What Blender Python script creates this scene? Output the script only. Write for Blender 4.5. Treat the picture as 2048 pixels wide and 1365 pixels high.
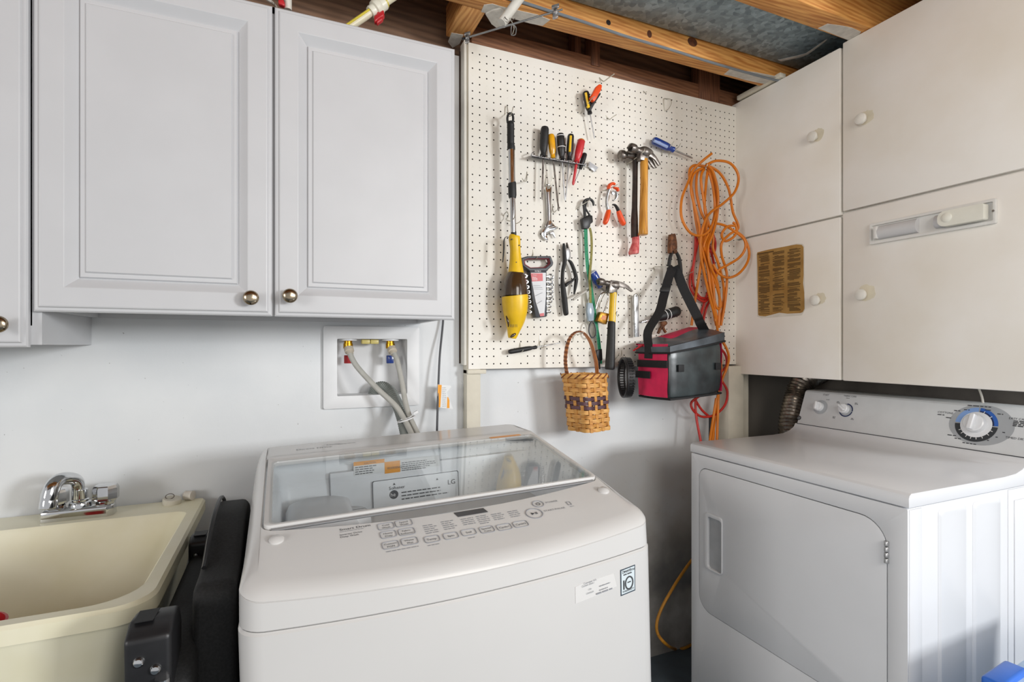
import bpy, bmesh, math, random
from mathutils import Vector, Matrix, Quaternion
for o in list(bpy.data.objects): bpy.data.objects.remove(o, do_unlink=True)
random.seed(7)
SC = bpy.context.scene
COL = SC.collection
# ---------------------------------------------------------------- camera
FPX = 1045.0; YAW = math.radians(23.5); HOR = 692.0
CAM = Vector((0.0, -1.70, 1.25))
cs, sn = math.cos(YAW), math.sin(YAW)
cd = bpy.data.cameras.new('camera'); cam = bpy.data.objects.new('camera', cd); COL.objects.link(cam)
cam.location = CAM; cam.rotation_euler = (math.pi/2, 0, -YAW)
cd.sensor_width = 36.0; cd.lens = 36.0*FPX/2048.0; cd.shift_y = (HOR-682.5)/2048.0
cd.clip_start = 0.02; cd.clip_end = 50
SC.camera = cam
# ---------------------------------------------------------------- world and lights
w = bpy.data.worlds.new('world'); SC.world = w; w.use_nodes = True
bg = w.node_tree.nodes['Background']; bg.inputs[0].default_value = (0.98, 0.98, 1.0, 1); bg.inputs[1].default_value = 0.54
def area(name, loc, target, size, power, col):
    l = bpy.data.lights.new(name, 'AREA'); l.shape = 'SQUARE'; l.size = size; l.energy = power; l.color = col
    o = bpy.data.objects.new(name, l); COL.objects.link(o); o.location = loc
    o.rotation_euler = (Vector(target)-Vector(loc)).to_track_quat('-Z', 'Y').to_euler(); return o
area('key_light', (3.5, -5.0, 1.95), (0.4, 0, 1.25), 0.85, 156, (0.96, 0.98, 1.0))
area('front_fill', (0.75, -2.6, 1.80), (1.3, 0.0, 1.3), 0.9, 15, (1.0, 0.95, 0.88))  # soft warm fill added beside the camera to brighten the cupboards
area('left_fill', (-3.9, -3.2, 1.75), (1.5, -0.6, 1.0), 1.3, 60, (1.0, 0.98, 0.95))  # unseen fill light added far left for the surfaces facing left
SC.view_settings.view_transform = 'Standard'; SC.view_settings.look = 'None'
SC.view_settings.gamma = 1; SC.view_settings.use_curve_mapping = False
SC.view_settings.exposure = 0.10
# ---------------------------------------------------------------- helpers
def ray(u, v):
    a = (u-1024.0)/FPX
    return Vector((sn+a*cs, cs-a*sn, (HOR-v)/FPX))
def P(u, v, y=None, x=None, z=None):
    """world point seen at photo position u,v on the plane y=, x= or z="""
    o, d = sight(u, v)
    if y is not None: t = (y-o.y)/d.y
    elif x is not None: t = (x-o.x)/d.x
    else: t = (z-o.z)/d.z
    return o+d*t
def PP(u, v, p0, n):
    o, d = sight(u, v); p0 = Vector(p0); n = Vector(n)
    return o+d*((p0-o).dot(n)/d.dot(n))
TURN = [None]     # (location, origin, rotation) of a thing that stands slightly tilted: its parts are laid out before the tilt
def sight(u, v):
    d = ray(u, v)
    if TURN[0] is None: return CAM.copy(), d
    loc, org, R = TURN[0]; R = R.transposed()
    return Vector(org)+R@(CAM-Vector(loc)), R@d
def hs(u, y):
    """metres per photo pixel, horizontally, on the plane y"""
    d = ray(u, HOR); return (y-CAM.y)/(FPX*d.y*d.y)
def crop(x0, y0, s): return lambda x, y: (x0+x/s, y0+y/s)
C1 = crop(900, 180, 4.55); C2 = crop(1160, 130, 5.0556); C3 = crop(960, 440, 5.25); C4 = crop(1160, 380, 5.0556)
C5 = crop(1080, 620, 4.876); C6 = crop(0, 900, 2.935); C7 = crop(1140, 140, 9.75); C8 = crop(1360, 300, 2.275); C9 = crop(620, 560, 4.266)
def lin(h):
    h = h.lstrip('#'); r = []
    for i in (0, 2, 4):
        c = int(h[i:i+2], 16)/255.0
        r.append(c/12.92 if c <= 0.04045 else ((c+0.055)/1.055)**2.4)
    return (r[0], r[1], r[2], 1)
MATS = {}
def mat(name, h, rough=0.5, metal=0.0, var=0.06, scale=25, bump=0.0, bscale=120, h2=None, stretch=(1, 1, 1), coat=0.0, spec=0.5, detail=4, lo=0.35, hi=0.65):
    if name in MATS: return MATS[name]
    m = bpy.data.materials.new(name); m.use_nodes = True; nt = m.node_tree; N = nt.nodes; L = nt.links
    b = N['Principled BSDF']; b.inputs['Roughness'].default_value = rough; b.inputs['Metallic'].default_value = metal
    b.inputs['Specular IOR Level'].default_value = spec
    b.inputs['Coat Weight'].default_value = coat; b.inputs['Coat Roughness'].default_value = 0.08
    tc = N.new('ShaderNodeTexCoord'); mp = N.new('ShaderNodeMapping'); mp.inputs['Scale'].default_value = stretch
    L.new(tc.outputs['Object'], mp.inputs['Vector'])
    nz = N.new('ShaderNodeTexNoise'); nz.inputs['Scale'].default_value = scale; nz.inputs['Detail'].default_value = detail
    L.new(mp.outputs['Vector'], nz.inputs['Vector'])
    c = lin(h); c2 = lin(h2) if h2 else tuple(max(0, x*(1-var*2.2)) for x in c[:3])+(1,)
    rp = N.new('ShaderNodeValToRGB'); rp.color_ramp.elements[0].position = lo; rp.color_ramp.elements[1].position = hi
    rp.color_ramp.elements[0].color = c2; rp.color_ramp.elements[1].color = c
    L.new(nz.outputs['Fac'], rp.inputs['Fac']); L.new(rp.outputs['Color'], b.inputs['Base Color'])
    if bump:
        n2 = N.new('ShaderNodeTexNoise'); n2.inputs['Scale'].default_value = bscale; n2.inputs['Detail'].default_value = 3
        L.new(mp.outputs['Vector'], n2.inputs['Vector'])
        bp = N.new('ShaderNodeBump'); bp.inputs['Strength'].default_value = bump; bp.inputs['Distance'].default_value = 0.002
        L.new(n2.outputs['Fac'], bp.inputs['Height']); L.new(bp.outputs['Normal'], b.inputs['Normal'])
    MATS[name] = m; return m
ORG = {}
class MB:
    def __init__(s): s.v = []; s.f = []
    def add(s, vs, fs):
        b = len(s.v); s.v += [Vector(p) for p in vs]; s.f += [tuple(b+i for i in f) for f in fs]; return s
    def box(s, x0, x1, y0, y1, z0, z1):
        vs = [(x0,y0,z0),(x1,y0,z0),(x1,y1,z0),(x0,y1,z0),(x0,y0,z1),(x1,y0,z1),(x1,y1,z1),(x0,y1,z1)]
        return s.add(vs, [(3,2,1,0),(4,5,6,7),(0,1,5,4),(1,2,6,5),(2,3,7,6),(3,0,4,7)])
    def obox(s, c, ax, ay, az, hx, hy, hz):
        """box with centre c, unit axes, half sizes"""
        c = Vector(c); ax, ay, az = Vector(ax).normalized(), Vector(ay).normalized(), Vector(az).normalized()
        vs = [c+ax*hx*i+ay*hy*j+az*hz*k for k in (-1,1) for i, j in ((-1,-1),(1,-1),(1,1),(-1,1))]
        return s.add(vs, [(3,2,1,0),(4,5,6,7),(0,1,5,4),(1,2,6,5),(2,3,7,6),(3,0,4,7)])
    def prism(s, poly, vec):
        n = len(poly); vec = Vector(vec); a = [Vector(p) for p in poly]; b = [p+vec for p in a]
        return s.add(a+b, [tuple(range(n))[::-1], tuple(range(n, 2*n))]+[(i, (i+1) % n, n+(i+1) % n, n+i) for i in range(n)])
    def sweep(s, pts, rad, n=10, flat=None, side=None, closed=False, cap=True):
        """tube through pts; rad number or list; flat = list/number of second-radius factors, side = fixed direction of the first radius"""
        pts = [Vector(p) for p in pts]; m = len(pts)
        R = rad if isinstance(rad, (list, tuple)) else [rad]*m
        FL = flat if isinstance(flat, (list, tuple)) else [1 if flat is None else flat]*m
        T = []
        for i in range(m):
            a = pts[(i-1) % m] if (closed or i > 0) else pts[i]; b = pts[(i+1) % m] if (closed or i < m-1) else pts[i]
            t = (b-a); T.append(t.normalized() if t.length > 1e-9 else Vector((0, 0, 1)))
        t0 = T[0]; ref = Vector(side) if side is not None else (Vector((0, 1, 0)) if abs(t0.y) < 0.9 else Vector((1, 0, 0)))
        nrm = (ref-t0*ref.dot(t0)).normalized()
        vs = []
        for i in range(m):
            if i > 0:
                if side is not None:
                    r2 = Vector(side); q = r2-T[i]*r2.dot(T[i])
                    if q.length > 1e-3: nrm = q.normalized()
                else:
                    nrm = (nrm-T[i]*nrm.dot(T[i]));  nrm = nrm.normalized() if nrm.length > 1e-6 else T[i].orthogonal().normalized()
            bn = T[i].cross(nrm)
            for k in range(n):
                a = 2*math.pi*(k+0.5)/n
                vs.append(pts[i]+nrm*(R[i]*math.cos(a))+bn*(R[i]*FL[i]*math.sin(a)))
        fs = []
        for i in range(m if closed else m-1):
            j = (i+1) % m
            for k in range(n): fs.append((i*n+k, i*n+(k+1) % n, j*n+(k+1) % n, j*n+k))
        if cap and not closed: fs += [tuple(range(n))[::-1], tuple(range((m-1)*n, m*n))]
        return s.add(vs, fs)
    def lathe(s, o, ax, prof, n=24):
        """prof = list of (radius, height along ax)"""
        o = Vector(o); ax = Vector(ax).normalized()
        a1 = ax.orthogonal().normalized(); a2 = ax.cross(a1); vs = []; fs = []
        for r, h in prof:
            for k in range(n):
                a = 2*math.pi*k/n; vs.append(o+ax*h+(a1*math.cos(a)+a2*math.sin(a))*max(r, 1e-5))
        for i in range(len(prof)-1):
            for k in range(n): fs.append((i*n+k, i*n+(k+1) % n, (i+1)*n+(k+1) % n, (i+1)*n+k))
        fs += [tuple(range(n))[::-1], tuple(range((len(prof)-1)*n, len(prof)*n))]
        return s.add(vs, fs)
    def loft(s, rings, close_first=False, close_last=False):
        n = len(rings[0]); vs = [p for r in rings for p in r]; fs = []
        for i in range(len(rings)-1):
            for k in range(n): fs.append((i*n+k, i*n+(k+1) % n, (i+1)*n+(k+1) % n, (i+1)*n+k))
        if close_first: fs.append(tuple(range(n))[::-1])
        if close_last: fs.append(tuple(range((len(rings)-1)*n, len(rings)*n)))
        return s.add(vs, fs)
    def plate(s, outer, holes, o, ax, ay, nrm, th):
        """flat plate with holes: 2D loops on axes ax, ay at o, thickness th along nrm"""
        o, ax, ay, nrm = Vector(o), Vector(ax), Vector(ay), Vector(nrm)
        bm = bmesh.new(); base = []
        for lp in [outer]+list(holes):
            vs = [bm.verts.new((p[0], p[1], 0)) for p in lp]
            for i in range(len(vs)): bm.edges.new((vs[i], vs[(i+1) % len(vs)]))
            base.append(vs)
        bmesh.ops.triangle_fill(bm, use_beauty=True, edges=bm.edges[:], normal=(0, 0, 1))
        bm.verts.index_update(); V = [v.co.copy() for v in bm.verts]; Fs = [tuple(v.index for v in f.verts) for f in bm.faces]
        n = len(V); L3 = [o+ax*p.x+ay*p.y for p in V]; T3 = [p+nrm*th for p in L3]
        fs = [f[::-1] for f in Fs]+[tuple(i+n for i in f) for f in Fs]
        for vs in base:
            idx = [v.index for v in vs]
            for i in range(len(idx)):
                a, b = idx[i], idx[(i+1) % len(idx)]; fs.append((a, b, b+n, a+n))
        bm.free(); return s.add(L3+T3, fs)
def rrect(x0, x1, y0, y1, r, k=5):
    """rounded rectangle loop; r number or 4 radii (bl, br, tr, tl)"""
    rr = r if isinstance(r, (list, tuple)) else [r]*4
    out = []
    for (cx, cy, a0, q) in ((x0+rr[0], y0+rr[0], 180, rr[0]), (x1-rr[1], y0+rr[1], 270, rr[1]), (x1-rr[2], y1-rr[2], 0, rr[2]), (x0+rr[3], y1-rr[3], 90, rr[3])):
        for i in range(k+1):
            a = math.radians(a0+90.0*i/k); out.append((cx+q*math.cos(a), cy+q*math.sin(a)))
    return out
def circ(cx, cy, r, n=20, ry=None): return [(cx+r*math.cos(2*math.pi*i/n), cy+(ry or r)*math.sin(2*math.pi*i/n)) for i in range(n)]
def smooth(pts, k=6, closed=False):
    """Catmull-Rom through tuples of any length"""
    n = len(pts); out = []
    g = (lambda i: pts[i % n]) if closed else (lambda i: pts[max(0, min(n-1, i))])
    for i in range(n if closed else n-1):
        p0, p1, p2, p3 = g(i-1), g(i), g(i+1), g(i+2)
        for j in range(k):
            t = j/k
            out.append(tuple(0.5*((2*b)+(-a+c)*t+(2*a-5*b+4*c-d)*t*t+(-a+3*b-3*c+d)*t**3) for a, b, c, d in zip(p0, p1, p2, p3)))
    if not closed: out.append(tuple(pts[-1]))
    return out
def tag(o, label=None, cat=None, group=None, kind=None):
    if label: o['label'] = label
    if cat: o['category'] = cat
    if group: o['group'] = group
    if kind: o['kind'] = kind
    return o
def thing(name, label, cat, loc, group=None):
    o = bpy.data.objects.new(name, None); COL.objects.link(o); o.location = loc; o.empty_display_size = 0.03
    ORG[o.name] = Vector(loc); return tag(o, label, cat, group)
def obj(name, mb, m, parent=None, bev=0, seg=2, ang=40, sub=0, org=None, label=None, fix=True):
    me = bpy.data.meshes.new(name)
    if parent is not None: org = ORG[parent.name]
    elif org is None:
        org = Vector(((min(p.x for p in mb.v)+max(p.x for p in mb.v))/2, (min(p.y for p in mb.v)+max(p.y for p in mb.v))/2, min(p.z for p in mb.v)))
    org = Vector(org)
    me.from_pydata([tuple(p-org) for p in mb.v], [], mb.f)
    bm = bmesh.new(); bm.from_mesh(me)
    if fix: bmesh.ops.recalc_face_normals(bm, faces=bm.faces[:])
    if bev:
        es = [e for e in bm.edges if len(e.link_faces) == 2 and e.calc_face_angle(0) > math.radians(35)]
        bmesh.ops.bevel(bm, geom=es, offset=bev, segments=seg, profile=0.5, affect='EDGES', clamp_overlap=True)
    bm.to_mesh(me); bm.free()
    me.polygons.foreach_set('use_smooth', [True]*len(me.polygons)); me.set_sharp_from_angle(angle=math.radians(ang))
    me.materials.append(m); me.update()
    o = bpy.data.objects.new(name, me); COL.objects.link(o)
    if parent is not None: o.parent = parent
    else: o.location = org
    ORG[o.name] = org
    if sub:
        md = o.modifiers.new('subd', 'SUBSURF'); md.levels = sub; md.render_levels = sub
    if label: o['label'] = label
    return o
def struct(name, mb, m, label=None, cat=None, **k):
    o = obj(name, mb, m, **k); o['kind'] = 'structure'
    if label: o['label'] = label
    if cat: o['category'] = cat
    return o
def text_mb(mb, s, size, o, xd, yd, align='LEFT', squash=1.0):
    c = bpy.data.curves.new('t', 'FONT'); c.body = s; c.size = size; c.align_x = align; c.resolution_u = 2
    t = bpy.data.objects.new('t', c); COL.objects.link(t)
    me = bpy.data.meshes.new_from_object(t)
    o = Vector(o); xd = Vector(xd).normalized()*squash; yd = Vector(yd).normalized()
    mb.add([o+xd*v.co.x+yd*v.co.y for v in me.vertices], [tuple(p.vertices) for p in me.polygons])
    bpy.data.objects.remove(t); bpy.data.curves.remove(c); bpy.data.meshes.remove(me); return mb
def quad_mb(mb, o, xd, yd, w, h):
    o = Vector(o); xd = Vector(xd).normalized()*w; yd = Vector(yd).normalized()*h
    return mb.add([o, o+xd, o+xd+yd, o+yd], [(0, 1, 2, 3)])
def lines_mb(mb, o, xd, yd, w, n, pitch, th, rnd=random, words=True):
    """n rows of unreadably small print: short word strokes"""
    xd = Vector(xd).normalized(); yd = Vector(yd).normalized(); o = Vector(o)
    for i in range(n):
        x = 0; end = w*rnd.uniform(0.7, 1.0)
        while x < end:
            ww = min(end-x, rnd.uniform(2.0, 6.0)*th)
            quad_mb(mb, o+xd*x-yd*(i*pitch), xd, yd, ww, th); x += ww+th*0.9
    return mb
# ---------------------------------------------------------------- materials
M_white = mat('white_enamel', 'e9ebee', 0.28, var=0.015, scale=6, coat=0.3)
M_cab = mat('cabinet_white_thermofoil', 'c8c9cb', 0.42, var=0.015, scale=8)
M_wall = None
M_chrome = mat('chrome', 'd8d9da', 0.08, 1.0, var=0.05)
M_steel = mat('tool_steel', 'bfc0c1', 0.34, 0.85, var=0.12, scale=60)
M_dsteel = mat('dark_forged_steel', '918a84', 0.38, 0.85, var=0.25, scale=70, bump=0.1)
M_wire = mat('galvanised_hook_wire', 'c9c6b8', 0.35, 0.7, var=0.1)
M_black = mat('black_plastic', '1d1d1f', 0.42, var=0.1, scale=50)
M_grip = mat('black_rubber_grip', '232425', 0.55, var=0.15, scale=80)
M_red = mat('red_plastic', 'c2252b', 0.4, var=0.1)
M_orange = mat('orange_vinyl_grip', 'f2541d', 0.38, var=0.08)
M_yellow = mat('yellow_plastic', 'f5c71c', 0.35, var=0.06)
M_amber = mat('amber_acetate', 'eba915', 0.25, var=0.1, coat=0.4)
M_blue = mat('blue_acetate', '1b3f93', 0.25, var=0.12, coat=0.5)
M_brass = mat('brass', 'c99a2e', 0.25, 1.0, var=0.1)
M_bronze = mat('brushed_nickel_bronze', 'b5a68f', 0.2, 1.0, var=0.15, scale=40)
M_ink = mat('dark_print_ink', '3a3c40', 0.6, var=0.0)
M_ltink = mat('grey_print_ink', '8b8d92', 0.6, var=0.0)
M_wink = mat('white_print_ink', 'eeeeee', 0.6, var=0.0)
M_oink = mat('orange_warning_print', 'f0a01c', 0.55, var=0.02)
M_paperw = mat('white_label_paper', 'e4e6e6', 0.55, var=0.02)
# ================================================================ the room
def wall_material():
    m = bpy.data.materials.new('painted_wall'); m.use_nodes = True; nt = m.node_tree; N = nt.nodes; L = nt.links
    b = N['Principled BSDF']; b.inputs['Roughness'].default_value = 0.55
    tc = N.new('ShaderNodeTexCoord'); sp = N.new('ShaderNodeSeparateXYZ'); L.new(tc.outputs['Object'], sp.inputs[0])
    n1 = N.new('ShaderNodeTexNoise'); n1.inputs['Scale'].default_value = 3.0; n1.inputs['Detail'].default_value = 8; L.new(tc.outputs['Object'], n1.inputs[0])
    n2 = N.new('ShaderNodeTexNoise'); n2.inputs['Scale'].default_value = 11.0; n2.inputs['Detail'].default_value = 8; n2.inputs['Roughness'].default_value = 0.7; L.new(tc.outputs['Object'], n2.inputs[0])
    def rng(sock, a, c):
        q = N.new('ShaderNodeMapRange'); q.interpolation_type = 'SMOOTHSTEP'; q.inputs[1].default_value = a; q.inputs[2].default_value = c; L.new(sock, q.inputs[0]); return q.outputs[0]
    def mth(op, a, c):
        q = N.new('ShaderNodeMath'); q.operation = op
        for i, s_ in enumerate((a, c)):
            if isinstance(s_, (int, float)): q.inputs[i].default_value = s_
            else: L.new(s_, q.inputs[i])
        return q.outputs[0]
    def mix(f, a, c):
        q = N.new('ShaderNodeMix'); q.data_type = 'RGBA'; L.new(f, q.inputs[0])
        for i, s_ in ((6, a), (7, c)):
            if isinstance(s_, tuple): q.inputs[i].default_value = s_
            else: L.new(s_, q.inputs[i])
        return q.outputs[2]
    base = mix(rng(n1.outputs[0], 0.4, 0.7), lin('d6d9db'), lin('dee0e1'))
    # bare, worn parging low on the wall to the right of the washer: old blue paint and dirt patches
    worn = mth('MULTIPLY', rng(sp.outputs[0], 0.75, 1.35), mth('ADD', rng(sp.outputs[2], 0.95, 0.2), mth('MULTIPLY', n1.outputs[0], 0.25)))
    worn = mth('MULTIPLY', worn, rng(sp.outputs[2], 1.05, 0.75))
    base = mix(mth('MULTIPLY', worn, rng(n1.outputs[0], 0.2, 0.75)), base, lin('a3937c'))
    blue = mth('MULTIPLY', mth('MULTIPLY', rng(sp.outputs[2], 0.62, 0.3), rng(sp.outputs[0], 1.0, 1.3)), rng(n1.outputs[0], 0.35, 0.65))
    base = mix(mth('MULTIPLY', blue, 0.8), base, lin('606b75'))
    base = mix(rng(sp.outputs[0], 1.82, 1.84), base, lin('6f6a63'))
    dark = mth('MULTIPLY', rng(n2.outputs[0], 0.60, 0.75), mth('MULTIPLY', worn, 0.5))
    base = mix(dark, base, lin('2e2f31'))
    spk = N.new('ShaderNodeTexNoise'); spk.inputs['Scale'].default_value = 90; spk.inputs['Detail'].default_value = 2; L.new(tc.outputs['Object'], spk.inputs[0])
    base = mix(mth('MULTIPLY', rng(spk.outputs[0], 0.735, 0.76), 0.6), base, lin('77756f'))
    L.new(base, b.inputs['Base Color'])
    bp = N.new('ShaderNodeBump'); bp.inputs['Strength'].default_value = 0.25; bp.inputs['Distance'].default_value = 0.004
    L.new(n2.outputs[0], bp.inputs['Height']); L.new(bp.outputs[0], b.inputs['Normal'])
    return m
M_wall = wall_material()
def wood(name, h, h2, rough=0.6, sc=9, dist=5.5, stretch=(0.7, 9, 9)):
    m = bpy.data.materials.new(name); m.use_nodes = True; nt = m.node_tree; N = nt.nodes; L = nt.links
    b = N['Principled BSDF']; b.inputs['Roughness'].default_value = rough
    tc = N.new('ShaderNodeTexCoord'); mp = N.new('ShaderNodeMapping'); mp.inputs['Scale'].default_value = stretch; L.new(tc.outputs['Object'], mp.inputs[0])
    nz = N.new('ShaderNodeTexNoise'); nz.inputs['Scale'].default_value = sc; nz.inputs['Detail'].default_value = 6; nz.inputs['Distortion'].default_value = 0.8; L.new(mp.outputs[0], nz.inputs[0])
    wv = N.new('ShaderNodeTexWave'); wv.bands_direction = 'DIAGONAL'; wv.inputs['Scale'].default_value = sc*0.55; wv.inputs['Distortion'].default_value = dist; wv.inputs['Detail'].default_value = 3; L.new(mp.outputs[0], wv.inputs[0])
    mx = N.new('ShaderNodeMix'); mx.data_type = 'FLOAT'; mx.inputs[0].default_value = 0.2; L.new(nz.outputs[0], mx.inputs[2]); L.new(wv.outputs['Fac'], mx.inputs[3])
    rp = N.new('ShaderNodeValToRGB'); e = rp.color_ramp.elements; e[0].position = 0.30; e[1].position = 0.66; e[0].color = lin(h2); e[1].color = lin(h)
    L.new(mx.outputs[0], rp.inputs[0]); L.new(rp.outputs[0], b.inputs['Base Color'])
    bp = N.new('ShaderNodeBump'); bp.inputs['Strength'].default_value = 0.15; bp.inputs['Distance'].default_value = 0.002; L.new(nz.outputs[0], bp.inputs['Height']); L.new(bp.outputs[0], b.inputs['Normal'])
    MATS[name] = m; return m
M_pine = wood('orange_pine', 'e6a95c', 'b87130')
M_pineY = wood('orange_pine_across', 'e2a964', 'b47034', stretch=(9, 0.7, 9))
M_dwood = wood('dark_brown_lumber', '8f6346', '65422e')
M_dwoodV = wood('dark_brown_stud', '80543a', '5a3826', stretch=(9, 9, 0.7))
M_sub = wood('dark_subfloor_boards', '6d5747', '463830', sc=6)
M_peg0 = mat('old_white_trim_paint', 'e0ddd3', 0.55, var=0.04)
M_strip = mat('yellowed_painted_strip', 'd9d3c2', 0.6, var=0.05, scale=12, bump=0.15)
M_paint = mat('dried_white_paint', 'd9d5cc', 0.7, var=0.1, scale=40, bump=0.3)
M_conc = mat('blue_grey_painted_concrete', '5d6a74', 0.6, var=0.18, scale=7, bump=0.2, detail=8)
M_block = mat('dingy_grey_wall', '77716a', 0.85, var=0.18, scale=6, bump=0.2, detail=8)
WX0, WX1, CEIL = -2.6, 2.16, 2.56
floor = struct('floor', MB().box(WX0, 3.2, -3.6, 0.14, -0.1, 0.0), M_conc, 'blue grey painted concrete floor', org=(0, 0, 0))
# back wall with the opening of the washer outlet box
HX0, HX1 = P(*C9(229, 800), y=0).x, P(*C9(823, 800), y=0).x
HZ0, HZ1 = P(*C9(500, 982), y=0).z, P(*C9(500, 505), y=0).z
mb = MB()
q_ = 0.006
for q in ((WX0, HX0-q_, 0, 2.085), (HX1+q_, 0.56, 0, 2.085), (0.56, WX1, 0, 2.25), (0.435, 0.56, 2.085, 2.235), (HX0-q_, HX1+q_, 0, HZ0-q_), (HX0-q_, HX1+q_, HZ1+q_, 2.085)): mb.box(q[0], q[1], 0.0, 0.14, q[2], q[3])
wall_back = struct('wall_back', mb, M_wall, 'white painted basement wall behind the washer and sink', org=(0, 0, 0))
wall_right = struct('wall_right', MB().box(WX1, WX1+0.12, -1.02, 0.14, 0, CEIL), M_block, 'dingy grey wall in the gap behind the dryer', org=(WX1, -1, 0))
ceiling = struct('ceiling', MB().box(WX0, 3.2, -3.6, 0.14, CEIL, CEIL+0.02), M_sub, 'dark wooden subfloor above the open joists', org=(0, -1, CEIL))
JB = 2.291
def joist(y0, y1, x0=WX0, x1=WX1, nm='joist', m=M_pine):
    return obj(nm, MB().box(x0, x1, y0, y1, JB, CEIL), m, ceiling, bev=0.003)
j1 = joist(-0.246, -0.176); joist(-0.60, -0.523); joist(-1.01, -0.96); joist(-1.42, -1.37); joist(-1.83, -1.78)
# white paint smeared over the joist ends next to the cupboards
def paint(u0, v0, pts, z=JB, nm='paint_smear'):
    pl = [P(u, v, z=z-0.0012) for u, v in pts]
    return obj(nm, MB().prism(pl, (0, 0, 0.0016)), M_paint, ceiling)
paint(0, 0, [(1462,137),(1480,141),(1510,145),(1545,152),(1570,158),(1556,168),(1540,170),(1518,166),(1490,160),(1470,154),(1448,149)])
paint(0, 0, [(1655,48),(1685,52),(1704,56),(1722,64),(1716,72),(1700,82),(1680,74),(1650,62),(1636,57)])
paint(0, 0, [(968,10),(985,8),(998,12),(1040,22),(1075,30),(1100,40),(1085,52),(1060,47),(1020,36),(990,30),(962,24)])
# blocking between first joist and wall, rim and sill boards, short studs
obj('blocking', MB().box(0.497, 0.575, -0.176, 0.0, JB, JB+0.10), M_pineY, ceiling, bev=0.003)
obj('blocking_end_paint', MB().prism([P(u, v, z=JB-0.001) for u, v in [(903,66),(927,70),(919,88),(905,96),(896,84)]], (0, 0, 0.0014)), M_paint, ceiling)
obj('rim_board', MB().box(WX0, WX1, 0.06, 0.10, 2.04, CEIL), wood('brown_rim_board', '8a6b55', '614a3b', sc=5), ceiling)
obj('sill_plate', MB().box(0.58, WX1, -0.025, 0.06, 2.25, 2.335), M_dwood, ceiling, bev=0.003)
def stud(u0, u1, y, z0, z1, d=0.05):
    a, b = P(u0, 200, y=y).x, P(u1, 200, y=y).x
    obj('cripple_stud', MB().box(a, b, y, y+d, z0, z1), M_dwoodV, ceiling, bev=0.002)
stud(1183, 1200, -0.03, 2.30, CEIL); stud(1399, 1440, -0.03, 2.26, CEIL); stud(1150, 1162, 0.0, 2.335, CEIL)
# strips that carry the pegboard
PB = -0.045
PX0, PX1 = P(937, 400, y=PB).x, 1.772
PZ0, PZ1 = P(935, 739, y=PB).z, P(935, 84, y=PB).z
obj('furring_strip', MB().box(PX0-0.004, PX0+0.045, PB+0.006, 0.0, 0.30, 2.26), M_strip, wall_back, bev=0.002)
obj('furring_strip', MB().box(1.24, 1.29, PB+0.006, 0.0, PZ0+0.005, 2.25), M_strip, wall_back, bev=0.002)
obj('corner_post', MB().box(1.69, 1.774, -0.07, 0.0, 0.0, 1.165), M_strip, wall_back, bev=0.003)
obj('corner_post', MB().box(1.776, 1.83, -0.045, 0.0, 0.0, 1.13), M_strip, wall_back, bev=0.003)
obj('edge_strip', MB().box(PX0-0.014, PX0-0.005, PB+0.004, 0.0, 1.185, 2.27), M_peg0, wall_back, bev=0.0015)
obj('wall_gap', MB().box(PX0-0.0185, PX0-0.0142, -0.004, 0.0, 1.19, 2.25), mat('dark_gap', '3a2a20', 0.9), wall_back)
obj('ledge_strip', MB().box(PX0-0.004, PX0+0.062, PB-0.004, -0.002, PZ0-0.016, PZ0-0.002), M_strip, wall_back, bev=0.0015)
# ---------------------------------------------------------------- duct between the joists
def galv():
    m = bpy.data.materials.new('galvanised_duct_steel'); m.use_nodes = True; nt = m.node_tree; N = nt.nodes; L = nt.links
    b = N['Principled BSDF']; b.inputs['Metallic'].default_value = 0.45; b.inputs['Roughness'].default_value = 0.5
    tc = N.new('ShaderNodeTexCoord'); vo = N.new('ShaderNodeTexVoronoi'); vo.inputs['Scale'].default_value = 60; L.new(tc.outputs['Object'], vo.inputs[0])
    nz = N.new('ShaderNodeTexNoise'); nz.inputs['Scale'].default_value = 28; nz.inputs['Detail'].default_value = 6; L.new(tc.outputs['Object'], nz.inputs[0])
    mx = N.new('ShaderNodeMix'); mx.data_type = 'FLOAT'; mx.inputs[0].default_value = 0.5; L.new(vo.outputs['Color'], mx.inputs[2]); L.new(nz.outputs[0], mx.inputs[3])
    rp = N.new('ShaderNodeValToRGB'); rp.color_ramp.elements[0].color = lin('72858f'); rp.color_ramp.elements[1].color = lin('a9bec8'); rp.color_ramp.elements[0].position = 0.3; rp.color_ramp.elements[1].position = 0.75
    L.new(mx.outputs[0], rp.inputs[0]); L.new(rp.outputs[0], b.inputs['Base Color']); MATS['galv'] = m; return m
M_galv = galv()
DZ = 2.345
duct = thing('air_duct', 'grey galvanised steel air duct running between the two pine joists', 'duct', (1.0, -0.385, DZ))
obj('duct_panel', MB().box(WX0, WX1-0.01, -0.515, -0.254, DZ, CEIL-0.005), M_galv, duct, bev=0.004)
sm = [P(u, v, z=DZ-0.0012) for u, v in [(1556,120),(1575,116),(1594,112),(1612,107),(1630,95),(1648,82),(1654,79),(1650,84),(1634,96),(1616,109),(1600,115),(1575,120),(1562,123)]]
obj('paint_streak', MB().prism(sm, (0, 0, 0.001)), M_paint, duct)
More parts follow.
